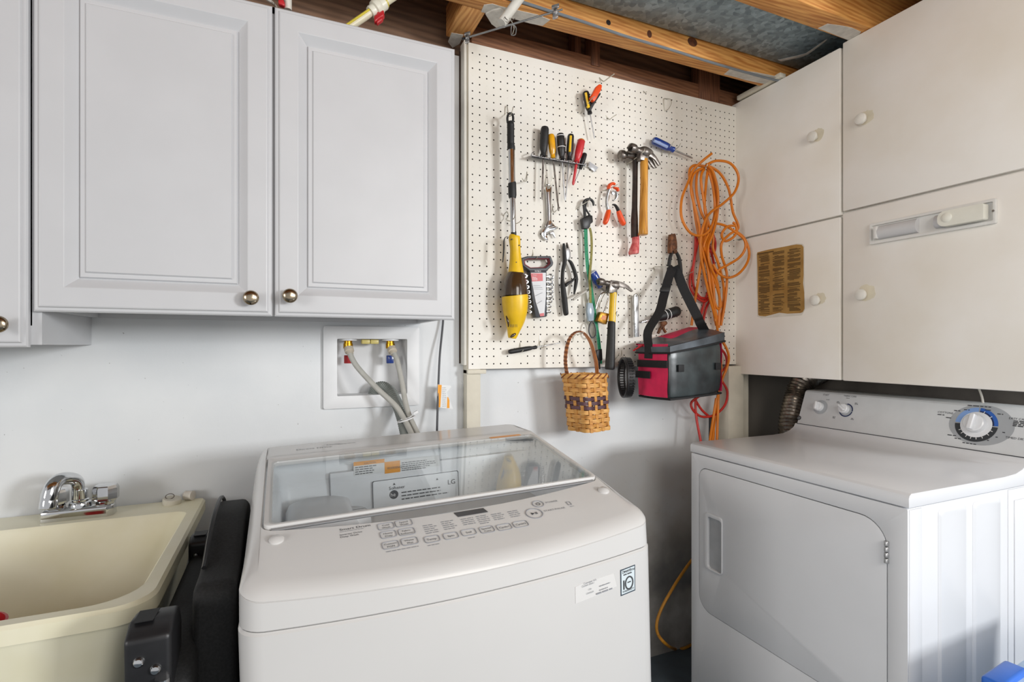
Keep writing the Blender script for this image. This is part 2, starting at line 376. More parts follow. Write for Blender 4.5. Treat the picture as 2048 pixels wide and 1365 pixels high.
# cable along the first joist
ca = []
for u, v in [(1000,-8),(1050,6),(1100,22),(1150,38),(1200,55),(1250,72),(1300,87),(1350,102),(1400,118),(1450,133),(1500,147),(1530,155)]:
    p = P(u, v, y=-0.2525); ca.append(tuple(p))
ca += [tuple(P(1560, 161, y=-0.253)), tuple(P(1585,154,y=-0.30)), tuple(P(1620,133,y=-0.37)), tuple(P(1660,108,y=-0.45))]
tag(obj('electric_cable', MB().sweep(smooth(ca, 4), 0.0045, 8), mat('grey_cable_jacket', '7a8085', 0.5)), 'grey electric cable stapled along the first pine joist', 'cable')
# ---------------------------------------------------------------- cupboards on the right
CX = 1.775; CB = 1.131; CT = 2.286; YS = -0.503; YN = -1.02
def cream():
    return mat('aged_cream_cupboard_paint', 'f3f0ea', 0.5, h2='e9e3d7', scale=3.2, detail=7, bump=0.06, bscale=60, lo=0.3, hi=0.62)
M_cream = cream()
M_creamknob = mat('white_painted_knob', 'e9e6dd', 0.4, var=0.04)
cup = thing('wall_cupboard', 'cream painted wooden cupboard with four flat doors above the dryer', 'cupboard', (1.96, -0.58, CB))
mb = MB(); mb.box(CX+0.022, WX1-0.002, YN+0.02, -0.022, CB+0.004, CB+0.03); mb.box(CX+0.002, WX1-0.002, YN, YN+0.02, CB, CT-0.004); mb.box(CX+0.022, WX1-0.002, -0.022, -0.002, CB+0.004, CT-0.004)
mb.box(CX+0.022, WX1-0.002, YN+0.02, -0.022, CT-0.024, CT-0.004); mb.box(CX+0.002, CX+0.022, YN+0.02, -0.002, CB+0.004, CT-0.004)
obj('carcass', mb, M_cream, cup)
obj('corner_moulding', MB().box(CX-0.03, CX+0.002, -0.27, -0.06, CT-0.002, CT+0.016), M_strip, cup, bev=0.002)
doors = [(-0.004, YS+0.004, 1.701, CT-0.006), (-0.004, YS+0.004, CB, 1.695), (YS-0.004, YN, 1.711, CT+0.004), (YS-0.004, YN, CB-0.001, 1.704)]
knobs = [(1632, 275), (1637, 601), (1729, 240), (1729, 590)]
for (ya, yb, za, zb), (ku, kv) in zip(doors, knobs):
    d = obj('cupboard_door', MB().box(CX-0.019, CX, yb, ya, za, zb), M_cream, cup, bev=0.004, seg=2)
    k = P(ku, kv, x=CX-0.019)
    obj('knob', MB().lathe(k, (-1, 0, 0), [(0.0075, -0.002), (0.0075, 0.010), (0.013, 0.012), (0.0175, 0.016), (0.019, 0.021), (0.017, 0.026), (0.010, 0.029), (0.0, 0.030)], 24), M_creamknob, d)
# yellowed grime where hands reach around the knobs
M_grime = mat('yellowed_hand_grime', 'e4dcc6', 0.55, var=0.04, scale=30)
for (ku, kv), s_ in zip(knobs, (1.0, 0.9, 1.0, 1.2)):
    k = P(ku, kv, x=CX-0.0193); rg = random.Random(ku+kv)
    ol = [(k.x, k.y-0.006-math.cos(a)*r_, k.z+0.006+math.sin(a)*r_*0.9) for a, r_ in [(2*math.pi*i/26, 0.025*s_*(1+rg.uniform(-0.10, 0.10))) for i in range(26)]]
    obj('grime_patch', MB().prism(ol, (0.0003, 0, 0)), M_grime, cup)
# brown laundry chart glued on the lower far door
M_chart = mat('browned_paper', 'b08a4c', 0.75, h2='9a7338', scale=14, detail=6)
M_chartink = mat('brown_chart_print', '5e4420', 0.8, var=0.1)
M_backing = mat('white_paper_backing', 'ded9cd', 0.7, var=0.05)
xf = CX-0.0192
ch = thing('laundry_chart', 'browned paper chart of small print in three columns glued to the cupboard door', 'poster', P(1560, 630, x=xf))
CK = crop(1500, 480, 8.533)
obj('paper', MB().prism([P(*CK(x, y), x=xf-0.0006) for x, y in [(118,245),(125,215),(300,170),(790,78),(880,85),(912,120),(915,600),(905,740),(925,900),(930,1180),(900,1235),(860,1250),(640,1262),(500,1245),(260,1308),(160,1300),(138,1280),(132,900),(128,560)]], (0.0008, 0, 0)), M_chart, ch)
obj('backing', MB().prism([P(*CK(x, y), x=xf-0.0003) for x, y in [(105,240),(800,60),(900,70),(925,110),(940,1200),(880,1290),(200,1340),(125,1310)]], (0.0006, 0, 0)), M_backing, ch)
rn = random.Random(3); mb = MB()
xq = xf-0.0012
def CHp(x, y): return P(*CK(x, y), x=xq)
for (xa, ya, yb, xb, ytop, ybot) in ((150, 0, 0, 335, 262, 1270), (388, 0, 0, 585, 215, 1215), (640, 0, 0, 862, 170, 1215)):
    y = ytop
    while y < ybot:
        hgt = rn.uniform(9, 12); sl = -0.19*(1-(y-200)/1400.0)
        x2 = xa+(xb-xa)*rn.choice([1, 1, 1, 0.97, 0.9, 0.75, 0.5]); xs = xa+(rn.choice([0, 0, 0, 30]))
        if rn.random() > 0.1: mb.add([CHp(xs, y+sl*(xs-xa)), CHp(x2, y+sl*(x2-xa)), CHp(x2, y+sl*(x2-xa)+hgt), CHp(xs, y+sl*(xs-xa)+hgt)], [(0, 1, 2, 3)])
        y += hgt+rn.choice([5, 5, 6, 6, 14])
mb.add([CHp(130, 235), CHp(405, 186), CHp(405, 205), CHp(130, 255)], [(0, 1, 2, 3)])
obj('print', mb, M_chartink, ch)
# white wall-mount flashlight station on the lower near door
xh = CX-0.019
p00, p10, p11, p01 = [P(u, v, x=xh) for u, v in ((1743, 494), (1996, 443), (1993, 396), (1741, 451))]
fz0, fz1 = (p00.z+p10.z)/2, (p01.z+p11.z)/2; fy0, fy1 = p00.y, p10.y
M_iv = mat('ivory_plastic', 'efeee2', 0.4, var=0.03); M_iv2 = mat('white_abs_plastic', 'e4e3df', 0.42, var=0.02)
fl = thing('flashlight_station', 'white plastic wall-mounted flashlight cradle on the lower cupboard door', 'flashlight', (xh, (fy0+fy1)/2, fz0))
obj('cradle_frame', MB().plate(rrect(0, fy0-fy1, 0, fz1-fz0, 0.004, 3), [rrect(0.006, fy0-fy1-0.006, 0.008, fz1-fz0-0.008, 0.003, 3)], (xh, fy0, fz0), (0, -1, 0), (0, 0, 1), (-1, 0, 0), 0.012), M_iv2, fl, bev=0.001)
obj('cradle_back', MB().box(xh-0.003, xh, fy1+0.004, fy0-0.004, fz0+0.006, fz1-0.006), M_iv2, fl)
zc = (fz0+fz1)/2; L_ = fy0-fy1; rr_ = (fz1-fz0)/2-0.012
def half(t0, t1, r0, r1, nm, m):
    mb = MB(); pts = []; ra = []
    for i in range(9):
        t = i/8; e = 1.0
        pts.append((xh-0.004, fy0-L_*(t0+(t1-t0)*t), zc)); ra.append((r0+(r1-r0)*t)*e)
    mb.sweep(pts, ra, 20); obj(nm, mb, m, fl)
half(0.09, 0.43, rr_, rr_, 'tube_cradle', mat('translucent_grey_plastic', 'd2d2d3', 0.35, var=0.02)); half(0.57, 0.72, rr_*0.9, rr_, 'tube_cradle', MATS['translucent_grey_plastic'])
obj('retaining_clip', MB().box(xh-0.026, xh-0.002, fy0-L_*0.095, fy0-L_*0.065, zc-rr_*0.9, zc+rr_*0.9), M_iv2, fl, bev=0.002)
mb = MB(); mb.plate(rrect(0, L_*0.33, 0, rr_*2.0, [0.018, 0.004, 0.004, 0.018], 6), [], (xh-0.010, fy0-L_*0.62, zc-rr_), (0, -1, 0), (0, 0, 1), (-1, 0, 0), 0.024)
fb = obj('flashlight_body', mb, M_iv, fl, bev=0.006, seg=3)
obj('push_button', MB().lathe((xh-0.034, fy0-L_*0.69, zc+0.002), (-1, 0, 0), [(rr_*0.62, 0), (rr_*0.62, 0.001), (rr_*0.52, 0.003), (0, 0.0036)], 24), M_iv, fb)
obj('mounting_screw', MB().lathe((xh-0.0125, fy0-L_*0.985, zc), (-1, 0, 0), [(0.003, -0.004), (0.003, 0.001), (0, 0.002)], 12), M_dsteel, fl)
# ---------------------------------------------------------------- overhead pipe, rod, valves
M_pvc = mat('white_pvc', 'dedad0', 0.4, var=0.05); M_cpvc = mat('cream_cpvc_pipe', 'e3dcc0', 0.4, var=0.05); M_ystripe = mat('yellow_solvent_cement', 'd9c64a', 0.4, var=0.1)
pp = thing('vent_pipe', 'white plastic pipe stub with paint-splashed flange hanging from the first joist', 'pipe', P(1005, 48, z=JB-0.04))
for u, v, rx, rz, h in ((1217, 45, 0.009, 0.009, '2a1a10'), (1299, 68, 0.010, 0.013, '5d2e12'), (1385, 84, 0.022, 0.016, '6a3a1a')):  # first disc is dark for the shade in a bored hole, others knots
    c = P(u, v, y=-0.2462); obj('joist_knot_hole', MB().prism([(c.x+x, c.y, c.z+z) for x, z in circ(0, 0, rx, 18, rz)], (0, 0.0004, 0)), mat('knot_hole_'+h, h, 0.7, var=0.3, scale=60), ceiling)
a_, b_ = P(1046, -12, y=-0.262), P(1003, 46, y=-0.262)
obj('pipe', MB().sweep([a_, b_], 0.014, 16), M_pvc, pp)
obj('flange', MB().prism([P(*Cq(x, y), z=JB-0.006) for Cq in [crop(680, 0, 3.303)] for x, y in [(960,95),(1010,70),(1060,60),(1110,90),(1130,130),(1090,185),(1040,190),(1000,160)]], (0, 0, 0.0055)), M_paint, pp, bev=0.001)
obj('hanger_band', MB().sweep(smooth([tuple(P(1014, 27, y=-0.246)), tuple(P(1010, 35, y=-0.279)), tuple(P(1020, 42, y=-0.281)), tuple(P(1030, 37, y=-0.262))], 5), 0.0012, 6), M_dsteel, pp)
rod = thing('hanging_rod', 'thin grey metal rod with wing-clip ends hanging below the joist', 'rod', P(1022, 48, y=-0.30))
CR = crop(680, 0, 3.303)
q0, q1 = P(*CR(805, 258), y=-0.20), P(*CR(1470, 62), y=-0.34)
M_grod = mat('grey_steel_rod', 'a7a8a8', 0.35, 0.9, var=0.1)
obj('rod', MB().sweep([q0, q1], 0.0028, 10), M_grod, rod)
obj('rod_tip', MB().sweep([q0, q0.lerp(q1, 0.075)], 0.0036, 8), M_black, rod)
dd = (q1-q0).normalized()
for t, s_ in ((0.93, 1), (0.055, 0.8)):
    c = q0.lerp(q1, t); up = Vector((0, 0, 1)); sd = dd.cross(up).normalized()
    k = obj('wing_clip', MB().obox(c, dd, sd, up, 0.006*s_, 0.008*s_, 0.008*s_).obox(c+up*0.014*s_, dd, sd, up, 0.0115*s_, 0.004*s_, 0.0055*s_).obox(c-up*0.014*s_, dd, sd, up, 0.0085*s_, 0.004*s_, 0.007*s_), M_steel if t > 0.5 else M_grod, rod, bev=0.0016)
    obj('clip_screw', MB().sweep([c-sd*0.014*s_, c+sd*0.014*s_], 0.0035*s_, 10), M_dsteel, k)
hk = q0.lerp(q1, 0.5); lk = [tuple(P(*CR(x, y), y=-0.272)) for x, y in [(1138,165),(1130,200),(1134,232),(1158,228),(1164,195),(1158,175)]]
obj('shackle', MB().sweep(smooth(lk, 5, True), 0.0016, 6, closed=True), M_grod, rod)
obj('shackle_link', MB().sweep(smooth([tuple(P(*CR(x, y), y=-0.272)) for x, y in [(1122,120),(1138,150),(1150,185),(1140,225)]], 4), 0.0013, 6), M_wire, rod)
def valve(nm, label, a, b, y, s=1.0, hp=None):
    v = thing(nm, label, 'valve', P(a[0], a[1], y=y)); A, B = P(a[0], a[1], y=y), P(b[0], b[1], y=y); d = (B-A).normalized(); Ln = (B-A).length
    obj('pipe', MB().sweep([A-d*0.25*s, B+d*0.2], 0.0135*s, 16), M_cpvc, v)
    obj('pipe_stripe', MB().sweep([A-d*0.25*s+Vector((-0.004, -0.0105, 0.003))*s, A+Vector((-0.004, -0.0105, 0.003))*s], 0.005*s, 8), M_ystripe, v)
    bd = obj('valve_body', MB().lathe(A, d, [(0.019*s, 0), (0.021*s, 0.004), (0.021*s, 0.018*s), (0.027*s, 0.022*s), (0.03*s, Ln*0.5), (0.027*s, Ln-0.024*s), (0.022*s, Ln-0.02*s), (0.022*s, Ln)], 20), mat('ivory_cpvc_body', 'e6e3d2', 0.35, var=0.04), v, ang=30)
    obj('cement_ring', MB().lathe(A+d*Ln, d, [(0.0185*s, -0.002), (0.0185*s, 0.006), (0.014*s, 0.007)], 20), M_ystripe, bd)
    H = P(hp[0], hp[1], y=y-0.01) if hp else A.lerp(B, 0.55)+Vector((0.02, -0.01, -0.05))*s
    M0 = A.lerp(B, 0.55); hd = (H-M0).normalized(); cr = hd.cross(d).normalized()
    st = obj('valve_stem', MB().sweep([M0, H], 0.008*s, 10), M_red, v)
    obj('handle', MB().obox(H, d, cr, hd, 0.024*s, 0.011*s, 0.013*s).obox(H+hd*0.012*s, d, cr, hd, 0.016*s, 0.009*s, 0.012*s), M_red, st, bev=0.005, seg=3)
CV = crop(500, 0, 6.827)
valve('ball_valve', 'cream plastic water valve with red handle above the right cabinet door', CV(1640, 175), CV(1830, 45), -0.20, 0.80, CV(1765, 240))
rv = thing('shutoff_valve', 'small red-handled shutoff valve on an upright white pipe over the cabinet seam', 'valve', P(569, 12, y=-0.27))
obj('pipe', MB().sweep([P(576, 20, y=-0.27), P(576, -60, y=-0.27)], 0.009, 14), M_pvc, rv)
obj('handle', MB().prism([P(*CV(x, y), y=-0.285) for x, y in [(385,-30),(440,-40),(470,20),(480,60),(465,78),(400,55),(385,30)]], (0, 0.014, 0)), M_red, rv, bev=0.003)
tag(obj('white_cable', MB().sweep(smooth([tuple(P(u, v, y=yy)) for u, v, yy in [(515,-12,-0.30),(532,-3,-0.28),(545,6,-0.24),(552,14,-0.15)]], 5), 0.004, 8), M_pvc), 'white cable bending down behind the top of the left cabinet door', 'cable')
# ================================================================ white kitchen cabinets
DF = -0.325
def cab_door(x0, x1, z0, z1, parent, knob):
    prof = [(0, -0.306), (0, -0.3165), (0.003, -0.3195), (0.0085, -0.3205), (0.0105, -0.3240), (0.013, DF), (0.051, DF), (0.0525, -0.3245), (0.0715, -0.3085), (0.0735, -0.307), (0.0762, -0.3130), (0.0845, -0.3135), (0.0875, -0.3180), (0.0965, -0.3185)]
    rings = [[(x0+d, y, z0+d), (x1-d, y, z0+d), (x1-d, y, z1-d), (x0+d, y, z1-d)] for d, y in prof]
    d = obj('cabinet_door', MB().loft(rings, True, True), M_cab, parent, ang=12)
    if knob:
        obj('knob', MB().lathe((knob.x, DF, knob.z), (0, -1, 0), [(0.009, -0.001), (0.009, 0.002), (0.0065, 0.004), (0.0065, 0.012), (0.010, 0.0145), (0.0152, 0.018), (0.0172, 0.022), (0.0168, 0.026), (0.0135, 0.0295), (0.007, 0.0312), (0, 0.0316)], 28), M_bronze, d)
    return d
def cabinet(nm, label, x0, x1, z0, z1):
    c = thing(nm, label, 'cabinet', ((x0+x1)/2, -0.15, z0)); t = 0.016; mb = MB()
    mb.box(x0, x0+t, -0.305, -0.001, z0, z1); mb.box(x1-t, x1, -0.305, -0.001, z0, z1)
    mb.box(x0+t, x1-t, -0.300, -0.001, z0+0.012, z0+0.028); mb.box(x0+t, x1-t, -0.305, -0.001, z1-t, z1); mb.box(x0+t, x1-t, -0.012, -0.001, z0, z1)
    mb.box(x0+t, x1-t, -0.305, -0.288, z0, z0+0.04); mb.box(x0+t, x1-t, -0.305, -0.288, z1-0.04, z1); mb.box((x0+x1)/2-0.02, (x0+x1)/2+0.02, -0.305, -0.288, z0+0.04, z1-0.04)
    obj('carcass', mb, M_cab, c); return c
ZB, ZT = 1.321, 2.067
c1 = cabinet('wall_cabinet', 'white two-door wall cabinet with round bronze knobs above the washer', -0.463, 0.412, ZB+0.003, ZT+0.006)
k1, k2 = P(502, 596, y=DF-0.02), P(580, 592, y=DF-0.02)
cab_door(P(64, 400, y=DF).x, -0.0278, ZB, ZT, c1, k1); cab_door(-0.0222, P(911, 400, y=DF).x, ZB, ZT, c1, k2)
c2 = cabinet('wall_cabinet', 'white wall cabinet hanging lower at the left edge above the sink', -1.32, -0.466, 1.252, ZT+0.006)
cab_door(-0.90, P(53, 400, y=DF).x, 1.247, ZT, c2, P(-4, 649, y=DF-0.02)); cab_door(-1.315, -0.903, 1.247, ZT, c2, None)
for u, v in ((438, 639), (642, 640)):
    p = P(u, v, z=ZB+0.0135); obj('screw_head', MB().lathe((p.x, p.y, ZB+0.016), (0, 0, -1), [(0.004, 0), (0.004, 0.0018), (0, 0.002)], 12), M_black, c1)
obj('shelf_pin', MB().sweep([P(139, 693, z=1.264), P(139, 693, z=1.264)-Vector((0, 0, 0.018))], 0.003, 8), M_pvc, c2)
# ================================================================ washer outlet box with hoses
M_box = mat('white_outlet_box_plastic', 'e2e3e4', 0.45, var=0.03, scale=9)
ob = thing('outlet_box', 'white recessed washer outlet box with hot and cold valves', 'outlet box', ((HX0+HX1)/2, 0, HZ0))
FX0, FX1 = P(*C9(112, 800), y=0).x, P(*C9(925, 800), y=0).x; FZ0, FZ1 = P(*C9(118, 1103), y=0).z, P(*C9(118, 395), y=0).z
obj('face_frame', MB().plate(rrect(FX0, FX1, FZ0, FZ1, 0.006, 4), [rrect(HX0, HX1, HZ0, HZ1, 0.003, 3)], (0, -0.0005, 0), (1, 0, 0), (0, 0, 1), (0, -1, 0), 0.011), M_box, ob, bev=0.002)
mb = MB(); e = 0.003; D_ = 0.075
mb.box(HX0-e, HX0, -0.002, D_, HZ0-e, HZ1+e); mb.box(HX1, HX1+e, -0.002, D_, HZ0-e, HZ1+e); mb.box(HX0, HX1, -0.002, D_, HZ0-e, HZ0); mb.box(HX0, HX1, -0.002, D_, HZ1, HZ1+e); mb.box(HX0-e, HX1+e, D_, D_+e, HZ0-e, HZ1+e)
obj('recess_liner', mb, M_box, ob)
yv = 0.020
for cx, m, nm in ((325, M_red, 'hot'), (685, M_blue, 'cold')):
    p = P(*C9(cx, 530), y=yv)
    v = obj('valve', MB().lathe((p.x, yv, HZ1), (0, 0, -1), [(0.018, 0), (0.018, 0.006), (0.0125, 0.007), (0.0125, 0.014), (0.0145, 0.0145), (0.0145, 0.030), (0.012, 0.031)], 20), M_brass, ob, ang=30)
    obj('valve_collar', MB().lathe((p.x, yv, HZ1-0.0005), (0, 0, -1), [(0.027, 0), (0.027, 0.005), (0.0, 0.006)], 20), M_box, v)
    t = P(*C9(cx, 690), y=yv+0.004)
    obj('valve_handle', MB().obox((t.x, yv+0.010, t.z+0.004), (1, 0, 0), (0, 1, 0), (0, 0, 1), 0.0115, 0.004, 0.013), m, v, bev=0.0015)
p0_, p1_ = P(*C9(440, 525), y=0.02), P(*C9(585, 525), y=0.02)
obj('center_knockout', MB().box(p0_.x, (p0_.x+p1_.x)/2-0.0006, 0.012, 0.04, HZ1-0.016, HZ1-0.001).box((p0_.x+p1_.x)/2+0.0006, p1_.x, 0.012, 0.04, HZ1-0.016, HZ1-0.001), mat('amber_translucent_plastic', 'd7c678', 0.35, var=0.05), ob, bev=0.003)
M_hose = mat('grey_rubber_hose', 'b4b3ac', 0.45, var=0.05, scale=40); M_corr = mat('grey_corrugated_hose', '8e938f', 0.45, var=0.08)
def hose(nm, label, pts, r, m, k=8):
    q = [tuple(P(*C9(x, y), y=yy)) for x, y, yy in pts]; return tag(obj(nm, MB().sweep(smooth(q, k), r, 12), m), label, 'hose', 'washer hoses')
ha = hose('supply_hose', 'grey rubber supply hose screwed on the hot valve with red tag', [(325, 585, yv), (335, 620, 0.005), (400, 740, -0.02), (560, 915, -0.06), (720, 1065, -0.09), (790, 1165, -0.11), (850, 1280, -0.15), (890, 1370, -0.19)], 0.0085, M_hose)
hb = hose('supply_hose', 'grey rubber supply hose screwed on the cold valve with blue tag', [(690, 585, yv), (712, 620, 0.0), (745, 700, -0.02), (785, 880, -0.05), (815, 1050, -0.08), (850, 1170, -0.11), (905, 1290, -0.15), (940, 1370, -0.19)], 0.0085, M_hose)
for h, (x, y, yy), (x2, y2, y3) in ((ha, (325, 575, yv), (345, 635, 0.0)), (hb, (690, 575, yv), (715, 635, -0.005))):
    A, B = P(*C9(x, y), y=yy), P(*C9(x2, y2), y=y3)
    obj('hose_coupling', MB().sweep([A, A.lerp(B, 0.3), A.lerp(B, 0.62), A.lerp(B, 0.66), B], [0.0135, 0.0145, 0.0145, 0.0105, 0.0098], 16), mat('tan_coupling', 'c9bfae', 0.5, var=0.05), h, ang=30)
q = [tuple(P(*C9(x, y), y=yy)) for x, y, yy in [(535, 1010, 0.045), (560, 935, 0.035), (625, 915, 0.02), (690, 965, 0.0), (745, 1060, -0.03), (785, 1170, -0.07), (815, 1290, -0.11), (840, 1380, -0.15)]]
sp_ = smooth(q, 14); ra = [0.0188 if i % 2 == 0 else 0.0150 for i in range(len(sp_))]
tag(obj('drain_hose', MB().sweep(sp_, ra, 14), M_corr, ang=60), 'thick grey corrugated drain hose arching out of the outlet box', 'hose', 'washer hoses')
zt = [P(*C9(x, y), y=yy) for x, y, yy in [(775, 1195, -0.118), (850, 1175, -0.128), (900, 1135, -0.128)]]
tt = thing('cable_tie', 'white cable tie around the two grey hoses', 'cable tie', zt[1])
obj('strap', MB().sweep([zt[0], zt[1], zt[2]], [0.0035]*3, 8, flat=0.45), M_box, tt)
c_ = P(*C9(822, 1190), y=-0.117)
obj('loop', MB().sweep([c_+Vector((0.026*math.cos(a), 0.017*math.sin(a), 0.008*math.cos(a))) for a in [i*math.pi/10 for i in range(20)]], 0.0022, 6, closed=True), M_box, tt)
obj('tie_head', MB().obox(zt[2], (1, 0, 0.5), (0, 1, 0), (-0.5, 0, 1), 0.008, 0.004, 0.004), M_box, tt, bev=0.001)
# power cord with warning flag
q = [tuple(P(*C9(x, y), y=yy)) for x, y, yy in [(1140, 300, -0.015), (1130, 420, -0.02), (1108, 640, -0.035), (1097, 860, -0.045), (1090, 1060, -0.05), (1084, 1280, -0.07), (1080, 1400, -0.10)]]
pc = thing('power_cord', 'dark grey power cord dropping from the cabinet with a folded warning flag', 'power cord', q[3])
obj('cord', MB().sweep(smooth(q, 6), 0.0036, 10), mat('dark_grey_cord', '4a4c50', 0.45), pc)
fg = obj('flag', MB().prism([P(*C9(x, y), y=-0.05) for x, y in [(1090, 893), (1198, 903), (1205, 915), (1165, 962), (1192, 1030), (1222, 1102), (1085, 1090)]], (0, 0.0005, 0)), M_paperw, pc)
obj('flag_print', MB().prism([P(*C9(x, y), y=-0.0504) for x, y in [(1092, 895), (1124, 898), (1112, 1090), (1087, 1088)]], (0, 0.0002, 0)).prism([P(*C9(x, y), y=-0.0504) for x, y in [(1172, 1000), (1180, 1002), (1190, 1030), (1190, 1096), (1168, 1095)]], (0, 0.0002, 0)), M_oink, fg)
fz = P(*C9(1128, 925), y=-0.0506); obj('flag_text', lines_mb(MB(), fz, (1, 0, 0), (0, 0, 1), 0.016, 10, 0.0066, 0.0014), M_ltink, fg)
# ================================================================ washing machine
WXA, WXB, WYF, WYB = -0.063, 0.650, -0.890, -0.235
WTILT = math.radians(-1.65); WORG = Vector(((WXA+WXB)/2, (WYF+WYB)/2, 0)); WLOC = WORG+Vector((0.90*math.sin(-WTILT), 0, 0.0015)); TURN[0] = (WLOC, WORG, Matrix.Rotation(WTILT, 3, 'Y'))
def outl(x0, x1, y0, y1, r, bow, ns=14, k=6):
    out = []; cx, hw = (x0+x1)/2, (x1-x0)/2
    cr = ((x0+r, y0+r, 180), (x1-r, y0+r, 270), (x1-r, y1-r, 0), (x0+r, y1-r, 90))
    for ci in range(4):
        a0 = cr[ci]; a1 = cr[(ci+1) % 4]; pts = []
        for i in range(k+1):
            a = math.radians(a0[2]+90*i/k); pts.append((a0[0]+r*math.cos(a), a0[1]+r*math.sin(a)))
        a = math.radians(a1[2]); nx = (a1[0]+r*math.cos(a), a1[1]+r*math.sin(a)); l = pts[-1]
        for i in range(1, ns): pts.append((l[0]+(nx[0]-l[0])*i/ns, l[1]+(nx[1]-l[1])*i/ns))
        out += pts
    res = []
    for x, y in out:
        s_ = (x-cx)/hw; wgt = max(0.0, 1-(y-y0)/0.12); res.append((x, y-bow*(1-s_*s_)*wgt))
    return res
def Hw(y):
    if y <= -0.745: return 0.907+(y+0.925)*0.2556
    if y <= -0.40: return 0.953+(y+0.745)*0.1507
    return 1.005
def ring(ins, zf, r=0.034, bow=0.036):
    return [(x, y, zf(x, y)) for x, y in outl(WXA+ins, WXB-ins, WYF+ins, WYB-ins, max(0.006, r-ins*0.5), bow)]
wm = thing('washing_machine', 'white top-load washing machine with clear glass lid and tilted control panel', 'washing machine', ((WXA+WXB)/2, (WYF+WYB)/2, 0.0))
M_wm = mat('washer_white', 'd2d1cf', 0.26, var=0.012, scale=5, coat=0.25)
obj('cabinet_body', MB().loft([ring(0.006, lambda x, y: 0.012), ring(0.0, lambda x, y: 0.03), ring(0.0, lambda x, y: 0.8535), ring(0.003, lambda x, y: 0.857)], True, True), M_wm, wm, ang=30)
for fx in (WXA+0.07, WXB-0.07):
    for fy in (WYF+0.07, WYB-0.07): obj('leveling_foot', MB().lathe((fx, fy, 0.010), (0, 0, 1), [(0.022, 0), (0.022, 0.008), (0.010, 0.010), (0.010, 0.03)], 16), M_black, wm)
def dr(f, s_): return lambda x, y: Hw(y)-(f if y < -0.85 else (s_ if y > -0.75 else f+(s_-f)*(y+0.85)/0.10))
OX0, OX1, OY0, OY1 = -0.034, 0.620, -0.745, -0.402
def oring(ins, zf, bow=0.033): return [(x, y, zf(x, y)) for x, y in outl(OX0+ins, OX1-ins, OY0+ins, OY1-ins, 0.02, bow)]
obj('top_cover', MB().loft([ring(0.004, lambda x, y: 0.8575), ring(0.0015, lambda x, y: 0.860), ring(0.0026, dr(0.0165, 0.045)), ring(0.0046, dr(0.0158, 0.0445)), ring(0.0030, dr(0.0148, 0.044)), ring(0.006, dr(0.0098, 0.028)), ring(0.011, dr(0.0055, 0.016)), ring(0.018, dr(0.0022, 0.006)), ring(0.027, lambda x, y: Hw(y)), oring(-0.0018, lambda x, y: Hw(y)), oring(0.0, lambda x, y: Hw(y)-0.002), oring(0.002, lambda x, y: Hw(y)-0.014)]), M_wm, wm, ang=24)
M_wmin = mat('washer_inner_white', 'eceff2', 0.3, var=0.02)
obj('lid_well', MB().loft([oring(0.002, lambda x, y: Hw(y)-0.014), oring(0.022, lambda x, y: Hw(y)-0.030, 0.0), oring(0.035, lambda x, y: 0.845, 0.0), oring(0.06, lambda x, y: 0.835, 0.0)], False, True), M_wmin, wm, ang=50)
# grey grip pocket in front of the lid
fr = [(x, y) for x, y in outl(OX0+0.004, OX1-0.004, OY0+0.0015, OY1, 0.02, 0.033) if y < OY0+0.004]
mb = MB(); n_ = len(fr); vs = [(x, y, Hw(y)-0.004) for x, y in fr]+[(x, y+0.030, Hw(y)-0.016) for x, y in fr]
mb.add(vs, [(i, i+1, n_+i+1, n_+i) for i in range(n_-1)]); obj('grip_pocket', mb, mat('grey_grip_plastic', '757982', 0.45, var=0.04), wm)
# lid
def glass():
    m = bpy.data.materials.new('clear_tempered_glass'); m.use_nodes = True; nt = m.node_tree; N = nt.nodes; L = nt.links; N.clear()
    out = N.new('ShaderNodeOutputMaterial'); tr = N.new('ShaderNodeBsdfTransparent'); tr.inputs[0].default_value = (0.95, 0.965, 0.97, 1)
    gl = N.new('ShaderNodeBsdfGlossy'); gl.inputs['Roughness'].default_value = 0.012
    lw = N.new('ShaderNodeLayerWeight'); lw.inputs['Blend'].default_value = 0.5
    pw = N.new('ShaderNodeMath'); pw.operation = 'POWER'; pw.inputs[1].default_value = 4.6; L.new(lw.outputs['Facing'], pw.inputs[0])
    mr = N.new('ShaderNodeMath'); mr.operation = 'MULTIPLY_ADD'; mr.inputs[1].default_value = 0.9; mr.inputs[2].default_value = 0.045; L.new(pw.outputs[0], mr.inputs[0])
    nz = N.new('ShaderNodeTexNoise'); nz.inputs['Scale'].default_value = 2.0; bp = N.new('ShaderNodeBump'); bp.inputs['Strength'].default_value = 0.01; L.new(nz.outputs[0], bp.inputs['Height']); L.new(bp.outputs[0], gl.inputs['Normal'])
    mx = N.new('ShaderNodeMixShader'); L.new(mr.outputs[0], mx.inputs[0]); L.new(tr.outputs[0], mx.inputs[1]); L.new(gl.outputs[0], mx.inputs[2]); L.new(mx.outputs[0], out.inputs[0]); return m
M_glass = glass()
th = math.atan(0.1507); lay = Vector((0, math.cos(th), math.sin(th))); ln = Vector((0, -math.sin(th), math.cos(th)))
LL = (OY1-OY0)/math.cos(th)-0.006; LW = OX1-OX0-0.006
lo = Vector((OX0+0.003, OY0+0.002, Hw(OY0)-0.004))
lid = obj('lid', MB().plate(rrect(0, LW, 0, LL, 0.012, 4), [rrect(0.012, LW-0.012, 0.008, LL-0.040, 0.012, 4)], lo, (1, 0, 0), lay, ln, 0.010), M_wm, wm, bev=0.0015)
obj('glass_pane', MB().plate(rrect(0.008, LW-0.008, 0.004, LL-0.037, 0.010, 4), [], lo+ln*0.0072, (1, 0, 0), lay, ln, 0.0035), M_glass, lid)
